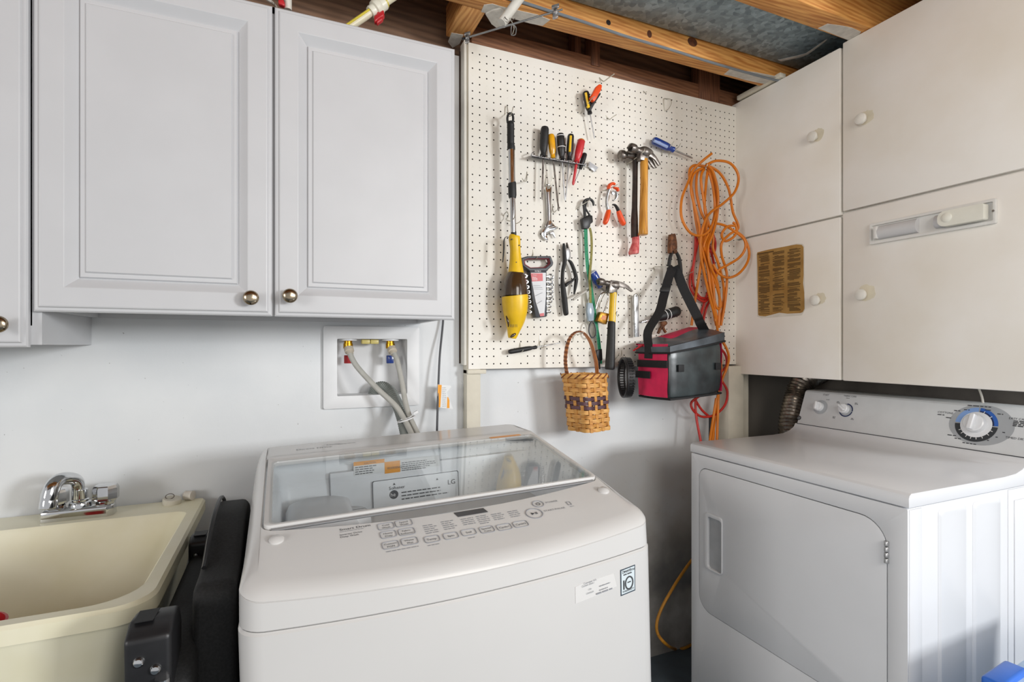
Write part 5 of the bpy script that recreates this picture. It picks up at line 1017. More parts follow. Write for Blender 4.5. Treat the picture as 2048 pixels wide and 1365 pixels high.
obj('plastic_hook', wsw(MB(), C4, [(50, 280, 15), (45, 200, 14), (38, 130, 13), (60, 102, 12), (100, 95, 12), (130, 120, 12), (138, 160, 9)], yb_, 10, k=4), M_black, bg_)
obj('hook_gate', wsw(MB(), C4, [(100, 260, 10), (75, 220, 9), (55, 175, 9), (75, 110, 8)], yb_-0.004, 8, k=3), M_black, bg_)
obj('clear_buckle', MB().prism([W(C4(x, y), yb_-0.018) for x, y in [(82, 1140), (130, 1145), (148, 1230), (142, 1325), (90, 1330), (76, 1235)]], (0, 0.014, 0)), mat('smoky_clear_plastic', '9fb0bd', 0.2, var=0.1), bg_, bev=0.003)
obj('snap_link', MB().sweep([W(C3(x, y), yb_-0.010) for x, y in smooth([(1170, 1075), (1148, 1120), (1145, 1180), (1165, 1225), (1190, 1238), (1214, 1210), (1212, 1140), (1195, 1085)], 4, True)], 0.0028, 8, closed=True), M_black, bg_)
obj('end_clip', MB().prism([W(C5(x, y), yb_-0.010) for x, y in [(556, 395), (606, 380), (612, 490), (590, 500), (572, 495), (552, 440)]], (0, 0.012, 0)), M_black, bg_, bev=0.002)
obj('end_hook', wsw(MB(), C5, [(578, 490, 14), (575, 530, 11), (582, 580, 7)], yb_-0.004, 8), M_black, bg_)
hook(C1, [(1145, 1110, 0.0), (1150, 1085, 0.002), (1180, 1060, 0.014), (1230, 1030, 0.03), (1275, 1000, 0.04)], 'wire hook holding the green strap')
# ---------------------------------------------------------------- black spring clamp
yc = PB-0.022
sc_ = thing('spring_clamp', 'black handled pliers with silver jaw left of the green strap', 'pliers', W(C3(905, 1000), yc))
obj('left_arm', wsw(MB(), C3, [(878, 248, 14), (882, 300, 24), (890, 430, 28), (872, 520, 24), (865, 620, 24), (872, 720, 34), (885, 830, 38), (895, 930, 37), (903, 990, 33), (906, 1004, 18)], yc, 14, flat=0.7, k=3), M_grip, sc_)
obj('right_arm', wsw(MB(), C3, [(930, 425, 14), (955, 450, 22), (985, 520, 24), (1005, 590, 25), (1010, 640, 24), (1000, 710, 20), (990, 770, 12), (987, 785, 6)], yc, 12, flat=0.7, k=3), M_grip, sc_)
obj('cross_lever', wsw(MB(), C3, [(895, 690, 30), (925, 665, 26), (965, 645, 18), (1000, 605, 16)], yc, 10, flat=0.6, k=2), M_grip, sc_)
obj('jaw', flatpoly(MB(), C3, [(895, 300), (930, 290), (952, 320), (955, 400), (930, 425), (890, 420)], yc-0.008, 0.012), M_steel, sc_, bev=0.002)
obj('jaw_tip', wsw(MB(), C3, [(910, 240, 12), (915, 275, 22), (925, 305, 24)], yc, 10, flat=0.5), M_dsteel, sc_)
# ---------------------------------------------------------------- wrench set in its rack
ys = PB-0.030
ws = thing('wrench_rack', 'grey and red wrench-set carrier with red label on the pegboard', 'tool rack', W(C3(640, 1020), ys))
M_dkgrey = mat('dark_grey_plastic', '3f4248', 0.45, var=0.08); M_maroon = mat('maroon_rubber', '7d1f2d', 0.5, var=0.08)
obj('carry_handle', plate_px(MB(), C3, [(435, 400), (500, 380), (745, 378), (772, 448), (766, 478), (700, 540), (525, 540), (448, 482)], [[(462, 425), (510, 405), (730, 402), (742, 450), (735, 466), (690, 502), (530, 506), (470, 470)]], ys-0.006, 0.026), M_dkgrey, ws, bev=0.003)
obj('handle_lining', plate_px(MB(), C3, [(455, 418), (505, 397), (736, 394), (749, 450), (742, 470), (693, 508), (528, 512), (462, 474)], [[(472, 430), (514, 412), (724, 410), (734, 450), (726, 462), (687, 496), (534, 500), (480, 466)]], ys-0.003, 0.020), M_maroon, ws, bev=0.002)
body_ = obj('rack_body', flatpoly(MB(), C3, [(525, 530), (700, 530), (702, 700), (706, 1012), (690, 1020), (585, 1026), (545, 800)], ys-0.004, 0.024), M_dkgrey, ws, bev=0.002)
obj('label_card', flatpoly(MB(), C3, [(536, 556), (692, 556), (692, 800), (676, 1010), (632, 1014), (585, 860), (545, 650)], ys-0.0055, 0.0015), mat('silver_card', 'c9cacc', 0.4, var=0.05), body_)
obj('red_label', flatpoly(MB(), C3, [(532, 562), (658, 562), (660, 642), (546, 648)], ys-0.0062, 0.0006), M_red, body_)
obj('red_corner', MB().prism([W(C3(x, y), ys-0.0062) for x, y in [(628, 985), (672, 978), (674, 1010), (632, 1014)]], (0, 0.0006, 0)), M_red, body_)
mb = MB(); text_mb(mb, 'HUSKY', 0.0078, W(C3(575, 546), ys-0.0066), (1, 0, 0), (0, 0, 1)); text_mb(mb, 'HUSKY', 0.0046, W(C3(556, 584), ys-0.0066), (1, 0, 0), (0, 0, 1)); lines_mb(mb, W(C3(550, 604), ys-0.0066), (1, 0, 0), (0, 0, 1), 0.020, 4, 0.0032, 0.0013)
obj('rack_name', mb, M_wink, body_)
mb = MB(); lines_mb(mb, W(C3(560, 690), ys-0.0066), (1, 0, 0), (0, 0, 1), 0.038, 3, 0.006, 0.0010); wsw(mb, C3, [(580, 800, 2, ys-0.006), (620, 780, 2, ys-0.006), (655, 765, 2, ys-0.006)], ys, 6); wsw(mb, C3, [(600, 880, 2, ys-0.006), (650, 850, 2, ys-0.006)], ys, 6)
obj('card_print', mb, M_ltink, body_)
for i, (lx, ly, rx, ry) in enumerate([(478, 588, 742, 598), (490, 650, 740, 652), (500, 705, 742, 702), (512, 758, 744, 752), (520, 810, 744, 802), (527, 860, 738, 852), (531, 912, 730, 905), (530, 968, 728, 962)]):
    sz = 1-0.055*i
    wv_ = thing('combination_wrench', 'chrome combination wrench, %s in the wrench carrier' % ['topmost', 'second from the top', 'third from the top', 'fourth from the top', 'fourth from the bottom', 'third from the bottom', 'second from the bottom', 'lowest'][i], 'wrench', W(C3((lx+rx)/2, ly+10), ys+0.010), 'chrome wrenches in the carrier')
    yw2 = ys+0.010; tilt = -6
    obj('shank', wsw(MB(), C3, [(lx+14, ly+tilt, 9*sz), ((lx+rx)/2, (ly+ry)/2, 8*sz), (rx-14, ry, 9*sz)], yw2, 8, flat=0.6), M_chrome, wv_)
    r_ = 27*sz
    obj('open_end', plate_px(MB(), C3, [(lx+r_*math.cos(math.radians(a)), ly+r_*0.9*math.sin(math.radians(a))) for a in range(-140, 141, 20)]+[(lx+r_*0.30*math.cos(math.radians(a)), ly+r_*0.36*math.sin(math.radians(a))) for a in range(110, -111, -20)], [], yw2-0.006, 0.009), M_chrome, wv_, bev=0.0008)
    obj('ring_end', MB().sweep([W(C3(rx+24*sz*math.cos(a), ry+24*sz*math.sin(a)), yw2-0.001-0.002*math.cos(a)) for a in [k*math.pi/9 for k in range(18)]], 0.0033*sz, 8, closed=True), M_chrome, wv_)
hook(C3, [(556, 315, 0.0), (556, 365, 0.002), (550, 395, 0.01), (560, 418, 0.022), (590, 408, 0.036), (606, 388, 0.042)], 'wire hook holding the wrench carrier')
# ---------------------------------------------------------------- claw hammer with yellow handle
yk = PB-0.062
kh = thing('claw_hammer', 'claw hammer with yellow shaft and black rubber grip left of the lunch bag', 'hammer', W(C5(682, 580), yk))
obj('hammer_face', wsw(MB(), C3, [(1240, 648, 26), (1246, 648, 36), (1290, 655, 34), (1305, 660, 24), (1340, 668, 26), (1370, 680, 40), (1400, 690, 46), (1440, 690, 40)], yk, 16, k=2), M_dsteel, kh)
for dy_ in (-0.011, 0.003): obj('claw', flatpoly(MB(), C3, [(1380, 632), (1440, 640), (1500, 655), (1560, 690), (1612, 748), (1595, 758), (1530, 715), (1450, 705), (1400, 700)], yk+dy_, 0.008), M_dsteel, kh, bev=0.0015)
obj('socket', flatpoly(MB(), C3, [(1372, 640), (1455, 645), (1440, 772), (1352, 765)], yk-0.013, 0.026), M_dsteel, kh, bev=0.002)
obj('shaft', wsw(MB(), C3, [(1398, 765, 40), (1395, 850, 38), (1388, 960, 38), (1385, 1078, 40)], yk, 14, flat=0.75), M_yellow, kh)
obj('shaft_highlight_strip', wsw(MB(), C3, [(1412, 775, 14, yk-0.011), (1406, 900, 14, yk-0.0105), (1398, 1060, 14, yk-0.0108)], yk, 8, flat=0.4), mat('painted_highlight', 'e8e6cf', 0.35, var=0.03), kh)  # pale strip laid on as the highlight along the yellow shaft
obj('grip', wsw(MB(), C5, [(700, 118, 36), (698, 130, 39), (694, 250, 42), (688, 400, 46), (683, 520, 49), (680, 575, 50), (680, 580, 40)], yk, 16, flat=0.8, k=2), M_grip, kh)
obj('grip_hole', MB().lathe(W(C5(712, 278), yk-0.0155), (0, -1, 0), [(0.0022, -0.004), (0.0022, 0.001)], 10).lathe(W(C5(704, 516), yk-0.017), (0, -1, 0), [(0.002, -0.004), (0.002, 0.001)], 10), M_wink, kh)
hook(C3, [(1440, 960, 0.0), (1430, 990, 0.006), (1445, 1015, 0.02), (1456, 1018, 0.03)], 'hook tip right of the yellow hammer shaft')
# padlock
yl = PB-0.040
pk = thing('padlock', 'brass padlock with long open steel shackle hanging by the yellow hammer', 'padlock', W(C3(1290, 1100), yl))
obj('lock_body', flatpoly(MB(), C3, [(1268, 965), (1356, 985), (1332, 1100), (1236, 1064)], yl-0.012, 0.022), mat('old_brass', 'b98531', 0.35, 0.8, var=0.25, scale=60), pk, bev=0.002)
obj('lock_label', flatpoly(MB(), C3, [(1285, 1000), (1330, 1010), (1318, 1055), (1270, 1042)], yl-0.0128, 0.001), mat('orange_lock_label', 'd98a52', 0.5), pk)
obj('shackle', wsw(MB(), C3, [(1215, 935, 8), (1235, 860, 8), (1262, 795, 8), (1300, 762, 8), (1335, 775, 8), (1345, 820, 8), (1325, 900, 8), (1300, 970, 8)], yl, 10, k=4), M_chrome, pk)
hook(C3, [(1262, 935, 0.0), (1255, 900, 0.004), (1280, 830, 0.03), (1320, 760, 0.058), (1345, 745, 0.062)], 'wire hook through the padlock shackle')
tag(obj('white_stick', wsw(MB(), C3, [(980, 838, 11, PB-0.05), (1010, 815, 12, PB-0.045), (1148, 728, 11, PB-0.01)], PB, 10), mat('dull_white_rod', 'cbc8bf', 0.4)), 'dull white peg rod sticking out left of the padlock', 'rod')
# silver bar
sb = thing('metal_bar', 'silver flat metal bar hanging between hammer and lunch bag', 'bar', W(C3(1640, 1230), PB-0.024))
obj('bar', plate_px(MB(), C3, [(1618, 795), (1628, 780), (1655, 778), (1664, 795), (1672, 1228), (1628, 1232)], [circ(1642, 800, 8, 10)], PB-0.026, 0.008), M_steel, sb, bev=0.001)
obj('bar_print', lines_mb(MB(), W(C3(1633, 1190), PB-0.0264), (0, 0, 1), (-1, 0, 0), 0.05, 1, 0.01, 0.004), M_ltink, sb)
hook(C3, [(1550, 820, 0.0), (1580, 822, 0.006), (1610, 800, 0.02), (1640, 775, 0.032), (1660, 800, 0.04), (1690, 765, 0.05)], 'wire hook holding the silver bar')
# ---------------------------------------------------------------- linesman pliers with long black handles
M_rust = mat('rusty_steel', '8a5a3a', 0.6, 0.5, h2='54382a', scale=60, bump=0.3)
yr = PB-0.028
lp = thing('pliers', 'rusty-jawed pliers with long black handles above the lunch bag', 'pliers', W(C4(960, 1000), yr))
obj('jaws', flatpoly(MB(), C4, [(925, 446), (968, 440), (985, 540), (985, 640), (960, 640), (948, 610), (935, 640), (918, 635), (918, 560)], yr-0.010, 0.020), M_rust, lp, bev=0.002)
obj('pivot', MB().lathe(W(C4(950, 580), yr-0.009), (0, -1, 0), [(0.009, -0.006), (0.009, 0.002), (0, 0.003)], 14), M_rust, lp)
obj('left_handle', wsw(MB(), C4, [(930, 630, 16), (912, 680, 19), (900, 760, 20), (895, 860, 20), (900, 940, 18)], yr, 12, flat=0.7, k=3), M_grip, lp)
obj('right_handle', wsw(MB(), C4, [(972, 630, 16), (1000, 690, 19), (1014, 780, 20), (1018, 880, 20), (1010, 960, 18)], yr, 12, flat=0.7, k=3), M_grip, lp)
hook(C4, [(900, 640, 0.0), (885, 610, 0.006), (930, 608, 0.02), (985, 600, 0.045), (1010, 580, 0.052), (1024, 555, 0.055)], 'wire hook holding the rusty-jawed pliers')
hook(C4, [(752, 845, 0.0), (752, 800, 0.003), (738, 790, 0.010), (770, 778, 0.03), (860, 780, 0.05), (960, 772, 0.055), (968, 755, 0.056)], 'long wire hook carrying the lunch bag strap', r=0.0018)
hook(C4, [(1035, 880, 0.0), (1060, 878, 0.01), (1100, 850, 0.03), (1140, 828, 0.05)], 'wire hook between the bag strap and the orange cord')
ry_ = PB-0.020
rp_ = thing('pliers', 'small rusty pliers half hidden behind the lunch bag strap', 'pliers', W(C5(1180, 230), ry_))
obj('jaws', flatpoly(MB(), C5, [(1190, 115), (1235, 108), (1248, 130), (1232, 152), (1195, 155)], ry_-0.008, 0.014), M_rust, rp_, bev=0.002)
obj('left_handle', wsw(MB(), C5, [(1200, 140, 12), (1175, 180, 12), (1150, 230, 12)], ry_, 10, k=2), M_rust, rp_); obj('right_handle', wsw(MB(), C5, [(1215, 140, 12), (1200, 175, 12), (1225, 220, 12)], ry_, 10, k=2), M_rust, rp_)
# ---------------------------------------------------------------- black ring brush
rb = thing('ring_brush', 'black ring-shaped toothed attachment hanging beside the basket', 'brush', W(C5(810, 860), PB-0.07))
rc = W(C5(812, 660), PB-0.075); ra_ = Vector((0.93, -0.36, 0.0)).normalized(); r1 = ra_.cross(Vector((0, 0, 1))).normalized(); RR = 0.070
def rpt(a, r, off): return rc+ra_*off+r1*(r*math.cos(a))+Vector((0, 0, 1))*(r*math.sin(a))
obj('ring', MB().sweep([rpt(k*math.pi/20, RR, 0) for k in range(40)], 0.0052, 10, closed=True), M_black, rb)
obj('rear_ring', MB().sweep([rpt(k*math.pi/20, RR*0.93, 0.020) for k in range(40)], 0.003, 8, closed=True), M_black, rb)
for k in range(44):
    a = 2*math.pi*k/44; A, B = rpt(a, RR, 0.002), rpt(a, RR*0.98, 0.024); d = (B-A).normalized(); rad = (A-rc).normalized()
    obj('tooth', MB().obox(A.lerp(B, 0.5), d, rad, d.cross(rad), 0.011, 0.004, 0.0023), M_black, rb)
hook(C5, [(795, 395, 0.0), (798, 430, 0.004), (805, 455, 0.02), (830, 470, 0.05), (832, 455, 0.07)], 'wire hook holding the black ring brush')
hook(C5, [(730, 490, 0.0), (745, 470, 0.01), (765, 440, 0.03), (772, 422, 0.034)], 'empty wire hook right of the black hammer grip')
# ---------------------------------------------------------------- splint basket
M_spl = [wood('light_splint_%d' % i, a, b, 0.55, sc=6, stretch=(4, 4, 14)) for i, (a, b) in enumerate((('e0ac62', 'c98f48'), ('d8a055', 'bb7f3c')))]
M_plum = mat('plum_dyed_splint', '63434a', 0.6, var=0.2, scale=30); M_hand = wood('stained_handle_splint', 'c0793c', '9a5726', 0.5, stretch=(6, 6, 3)); M_lash = mat('brown_lashing', '8a4a1f', 0.6, var=0.2)
by_ = PB-0.088
bz1 = P(*C5(430, 640), y=by_-0.05).z; bz0 = P(*C5(460, 1205), y=by_-0.06).z
bcx = P(*C5(455, 900), y=by_).x
bk = thing('splint_basket', 'small woven splint basket with arched handle and plum-coloured bands', 'basket', (bcx, by_, bz0))
brot = math.radians(18)
def bloop(h, off, k=96):
    """squarish loop; off(i) radial offset"""
    f = (h-bz0)/(bz1-bz0); half = 0.060*(1-f)+0.062*f; half_b = 0.052*(1-f)+0.056*f; out = []
    cx = bcx+0.018*(0.5-f)*1.0
    for i in range(k):
        a = 2*math.pi*i/k; c, s_ = math.cos(a), math.sin(a); e = 0.28
        x = half*math.copysign(abs(c)**e, c); y = half_b*math.copysign(abs(s_)**e, s_); L2 = math.hypot(x, y); o = off(i)
        x, y = x*(L2+o)/L2, y*(L2+o)/L2
        out.append((cx+x*math.cos(brot)-y*math.sin(brot), by_+(x*math.sin(brot)+y*math.cos(brot)), h))
    return out
NST = 14; KK = 28*4
# arc-length uniform resample of the loop so stakes are evenly spread
def uni(loop, k):
    L_ = [0]; n = len(loop)
    for i in range(n): L_.append(L_[-1]+(Vector(loop[(i+1) % n])-Vector(loop[i])).length)
    out = []; j = 0
    for i in range(k):
        d = L_[-1]*i/k
        while L_[j+1] < d: j += 1
        t = (d-L_[j])/max(1e-9, L_[j+1]-L_[j]); out.append(Vector(loop[j]).lerp(Vector(loop[(j+1) % n]), t))
    return out
NR = 12; rh = (bz1-0.012-bz0)/NR
for r_ in range(NR):
    h = bz0+rh*(r_+0.5); lp_ = uni(bloop(h, lambda i: 0, 240), KK); c0 = Vector((bcx, by_, h)); pts = []
    for i, p in enumerate(lp_):
        ph = math.cos(2*math.pi*i*NST/KK/1.0*0.5*2/2+math.pi*r_)
        ph = math.copysign(abs(ph)**0.6, ph); d = (p-c0); d.z = 0; d.normalize(); pts.append(p+d*0.0032*ph)
    m = M_plum if r_ in (5, 6, 7) else M_spl[r_ % 2]
    mb = MB(); n = len(pts); th_ = 0.0012; hh = rh*(0.43 if r_ not in (5, 6, 7) else 0.38)
    ring_o = []; 
    for zz, o in ((-hh, th_), (hh, th_), (hh, -th_), (-hh, -th_)): ring_o.append([p+((p-c0)*Vector((1, 1, 0)) if False else Vector(((p-c0).x, (p-c0).y, 0)).normalized()*o)+Vector((0, 0, zz)) for p in pts])
    vs = [q for rr2 in ring_o for q in rr2]; fs = []
    for a in range(4):
        b = (a+1) % 4
        for i in range(n): fs.append((a*n+i, a*n+(i+1) % n, b*n+(i+1) % n, b*n+i))
    mb.add(vs, fs); obj('weaver', mb, m, bk, ang=50)
lo_, hi_ = uni(bloop(bz0, lambda i: 0, 240), KK), uni(bloop(bz1, lambda i: 0, 240), KK)
for s_ in range(NST*1):
    i = int(round(s_*KK/NST)) % KK; A, B = lo_[i], hi_[i]; tg_ = (lo_[(i+1) % KK]-lo_[i-1]).normalized(); d = (B-A).normalized()
    obj('stake', MB().obox(A.lerp(B, 0.5), tg_, d.cross(tg_), d, 0.0062, 0.0009, (B-A).length/2), M_spl[1], bk)
obj('base', MB().prism([p+Vector((0, 0, 0.004)) for p in lo_[::2]], (0, 0, 0.003)), M_spl[1], bk)
rim_ = uni(bloop(bz1-0.004, lambda i: 0.002, 240), 64); obj('rim', MB().sweep(rim_, 0.0075, 10, flat=0.55, side=(0, 0, 1), closed=True), M_spl[0], bk)
mb = MB(); rl = uni(bloop(bz1-0.004, lambda i: 0.002, 240), 180)
c0 = Vector((bcx, by_, bz1))
for s_ in range(15):
    pts = []
    for k in range(10):
        i = (s_*12+k) % 180; p = rl[i]; d = Vector(((p-c0).x, (p-c0).y, 0)).normalized(); t = k/9.0; pts.append(p+d*0.0052+Vector((0, 0, -0.008+0.016*t)))
    mb.sweep(pts, 0.0021, 6)
obj('rim_lashing', mb, M_lash, bk)
hpts = [(268, 640), (252, 560), (248, 470), (262, 360), (295, 270), (345, 222), (400, 214), (445, 245), (488, 310), (520, 400), (542, 490), (552, 560), (556, 620)]
hq = [tuple(P(*C5(x, y), y=by_+0.010-0.012*math.sin(math.pi*i/12))) for i, (x, y) in enumerate(hpts)]
hq = smooth(hq, 5); obj('handle', MB().sweep(hq, 0.0115, 10, flat=0.18, side=(0, -1, 0.0)), M_hand, bk)
mb = MB()
for i in range(2, 30, 2):
    A, B = Vector(hq[i]), Vector(hq[i+1]); mb.sweep([A, B], 0.0122, 8, flat=0.30, side=(0, -1, 0))
obj('handle_wrap', mb, M_lash, bk)
hook(C5, [(322, 310, 0.0), (325, 270, 0.004), (345, 245, 0.02), (380, 238, 0.08), (410, 232, 0.098), (425, 212, 0.10)], 'wire hook holding the splint basket')
# ---------------------------------------------------------------- lunch bag
ph = math.radians(5); bx_, byy = 1.231, -0.250; bW, bD = 0.262, 0.158
e1 = Vector((math.cos(ph), math.sin(ph), 0)); e2 = Vector((-math.sin(ph), math.cos(ph), 0)); O2 = Vector((bx_, byy, 0)); zb0, zb1 = 1.064, 1.272
M_pink = mat('hot_pink_nylon', 'e8265c', 0.55, var=0.12, scale=18, bump=0.25, bscale=25); M_shine = mat('black_coated_nylon', '24282a', 0.30, h2='3b4446', scale=14, detail=6, bump=0.45, bscale=14); M_web = mat('black_webbing', '17171a', 0.7, var=0.15, scale=200); M_flap = mat('slate_coated_nylon', '5b646c', 0.32, h2='343a40', scale=12, detail=6, bump=0.4, bscale=14)
bag = thing('lunch_bag', 'pink and black insulated lunch bag hanging by its strap', 'bag', O2+e1*bW/2+e2*bD/2+Vector((0, 0, zb0)))
def bp_(a, b, z): return O2+e1*a+e2*b+Vector((0, 0, z))
def bagloop(z, ins, bul=0.0, k=8, r=0.012):
    out = []; L2 = rrect(ins, bW-ins, ins, bD-ins, r, 4); 
    for x, y in L2: out.append(bp_(x, y, z))
    return out
def bring(z, ins, tilt=0.0): 
    pts = []
    for i in range(4):
        cs_ = [(ins, ins), (bW-ins, ins), (bW-ins, bD-ins), (ins, bD-ins)]; a, b = cs_[i], cs_[(i+1) % 4]
        for k in range(8):
            t = k/8; x, y = a[0]+(b[0]-a[0])*t, a[1]+(b[1]-a[1])*t; bulge = 0.008*math.sin(math.pi*t)*(1 if ins < 0.01 else 0.5)
            n = [(0, -1), (1, 0), (0, 1), (-1, 0)][i]; x += n[0]*bulge; y += n[1]*bulge; pts.append(bp_(x, y, z+tilt*(x/bW-0.5)))
    return pts
rs = [bring(zb0-0.004, 0.018, 0.012), bring(zb0+0.004, 0.004, 0.012), bring(zb0+0.05, -0.002, 0.006), bring(zb0+0.12, 0.0), bring(zb0+0.17, -0.001, 0.02), bring(zb1, 0.003, 0.05)]
obj('front_and_back', MB().loft(rs, True, True), M_shine, bag, ang=50, sub=1)
# pink end panels laid over the ends
for sgn, x0 in ((-1, 0.0), (1, bW)):
    vs = []; nb, nz_ = 8, 8
    for j in range(nz_+1):
        for i in range(nb+1):
            t = i/nb; z = zb0+0.010+(zb1-zb0-0.020)*j/nz_; y = bD*(0.03+0.94*t); b_l = 0.008*math.sin(math.pi*t)+0.0065+0.002*math.sin(j*1.3+t*4)
            vs.append(bp_(x0+sgn*b_l, y, z-0.006*(1 if sgn < 0 else -1)))
    obj('end_panel', MB().add(vs, [(j*(nb+1)+i, j*(nb+1)+i+1, (j+1)*(nb+1)+i+1, (j+1)*(nb+1)+i) for j in range(nz_) for i in range(nb)]), M_pink, bag, ang=60)
def endband(z0, z1, m, nm, t0=0.0, t1=1.0, off=0.005):
    vs = []; n = 8
    for i in range(n+1):
        t = t0+(t1-t0)*i/n; bl = 0.008*math.sin(math.pi*t)+0.0065+off; y = bD*(0.02+0.96*t)
        vs += [bp_(-bl, y, z0), bp_(-bl, y, z1), bp_(-bl+0.004, y, z1), bp_(-bl+0.004, y, z0)]
    fs = []
    for i in range(n):
        for a in range(4): fs.append((i*4+a, i*4+(a+1) % 4, (i+1)*4+(a+1) % 4, (i+1)*4+a))
    fs += [(0, 1, 2, 3), (n*4+3, n*4+2, n*4+1, n*4)]
    return obj(nm, MB().add(vs, fs), m, bag, bev=0.001)
endband(zb0+0.108, zb0+0.134, M_web, 'end_band'); endband(zb0+0.068, zb0+0.094, M_web, 'side_loop', 0.45, 1.0, 0.013)
# lid
lr = [bring(zb1-0.026, -0.007, 0.040), bring(zb1+0.002, -0.007, 0.050)]
obj('lid_skirt', MB().loft(lr), M_flap, bag, ang=60)
vs = []; n = 10
for j in range(n+1):
    for i in range(n+1):
        a, b = i/n, j/n; zz = zb1+0.002+0.050*(a-0.5)+0.026*math.sin(math.pi*b*0.5)*(0.35+0.65*a)+0.006*math.sin(7*a+3*b)*math.sin(math.pi*b)*math.sin(math.pi*a)
        vs.append(bp_(-0.007+(bW+0.014)*a, -0.007+(bD+0.014)*b, zz))
def strip(nm, j0, j1, m): obj(nm, MB().add([vs[j*(n+1)+i] for j in range(j0, j1+1) for i in range(n+1)], [((j)*(n+1)+i, j*(n+1)+i+1, (j+1)*(n+1)+i+1, (j+1)*(n+1)+i) for j in range(j1-j0) for i in range(n)]), m, bag, ang=70)
strip('lid_front', 0, 6, M_flap)
for nm_, i0, i1, m_ in (('lid_top', 0, 4, M_flap), ('lid_lining', 4, n, M_pink)): obj(nm_, MB().add([vs[j*(n+1)+i] for j in range(6, n+1) for i in range(i0, i1+1)], [(j*(i1-i0+1)+i, j*(i1-i0+1)+i+1, (j+1)*(i1-i0+1)+i+1, (j+1)*(i1-i0+1)+i) for j in range(n-6) for i in range(i1-i0)]), m_, bag, ang=70)
for j_, a_, b_ in ((1, 0, 1),):
    rear = [vs[n*(n+1)+i] for i in range(n+1)]; lowr = [bp_(-0.007+(bW+0.014)*i/n, bD+0.007, zb1-0.02) for i in range(n+1)]
    obj('lid_back', MB().add(rear+lowr, [(i, i+1, n+1+i+1, n+1+i) for i in range(n)]), M_pink, bag)
obj('lid_trim', MB().sweep(bring(zb1-0.026, -0.008, 0.040), 0.0035, 8, closed=True), M_web, bag)
obj('bottom_piping', MB().sweep(bring(zb0+0.004, 0.002, 0.012), 0.004, 8, closed=True), M_web, bag)
for u, v in (C5(1355, 570), C5(1716, 550)):
    q = PP(u, v, O2, -e2); q = q-e2*0.0095
    obj('velcro_patch', MB().obox(q, e1, e2, (0, 0, 1), 0.0135, 0.0025, 0.0125), M_web, bag, bev=0.001)
obj('zipper_pull', MB().sweep([bp_(-0.012, 0.12, zb1-0.018), bp_(-0.03, 0.155, zb1-0.04)], [0.004, 0.003], 8), M_red, bag)
# strap
ysT = PB-0.060
s1 = [W(C4(948, 782), ysT), W(C4(925, 815), ysT-0.006), W(C4(885, 930), ysT-0.02), W(C4(845, 1080), ysT-0.04), W(C4(800, 1240), ysT-0.065)]
sL = bp_(-0.017, bD*0.55, zb1-0.03); sL2 = bp_(-0.019, bD*0.55, zb0+0.14)
s1 = smooth([tuple(p) for p in s1]+[tuple(sL+Vector((-0.003, 0, 0.06))), tuple(sL), tuple(sL2)], 5)
def ribbon(pts, w_, th_, wd):
    mb = MB(); n = len(pts); vs = []
    for i, p in enumerate(pts):
        p = Vector(p); t = (Vector(pts[min(n-1, i+1)])-Vector(pts[max(0, i-1)])).normalized(); d = Vector(wd(i/(n-1))); d = (d-t*d.dot(t)).normalized(); nn = t.cross(d)
        vs += [p-d*w_-nn*th_, p+d*w_-nn*th_, p+d*w_+nn*th_, p-d*w_+nn*th_]
    fs = [(i*4+a, i*4+(a+1) % 4, (i+1)*4+(a+1) % 4, (i+1)*4+a) for i in range(n-1) for a in range(4)]+[(3, 2, 1, 0), ((n-1)*4, (n-1)*4+1, (n-1)*4+2, (n-1)*4+3)]
    return mb.add(vs, fs)
obj('shoulder_strap', ribbon(s1, 0.0165, 0.0011, lambda t: Vector((0.9, -0.15, 0)).lerp(Vector((0.35, -0.9, 0)), min(1, t*1.1))), M_web, bag)
s2 = smooth([tuple(W(C4(950, 778), ysT-0.003)), tuple(W(C4(985, 840), ysT-0.006)), tuple(W(C4(1040, 985), ysT-0.02)), tuple(W(C4(1110, 1130), ysT-0.035)), tuple(W(C4(1190, 1290), ysT-0.05)), tuple(W(C5(1560, 125), ysT-0.062)), tuple(bp_(bW+0.012, bD*0.5, zb1+0.01)), tuple(bp_(bW+0.014, bD*0.5, zb0+0.14))], 5)
obj('shoulder_strap', ribbon(s2, 0.0175, 0.0011, lambda t: Vector((0.5, -0.6, 0)).lerp(Vector((0.8, -0.45, 0)), t)), M_web, bag)
q = W(C4(858, 1010), ysT-0.034); q2 = (W(C4(845, 1080), ysT-0.04)-W(C4(885, 930), ysT-0.02)).normalized()
obj('strap_slider', MB().obox(q, Vector((0.9, -0.2, 0.0)), q2.cross(Vector((0.9, -0.2, 0))), q2, 0.020, 0.003, 0.010), M_grip, bag, bev=0.002)
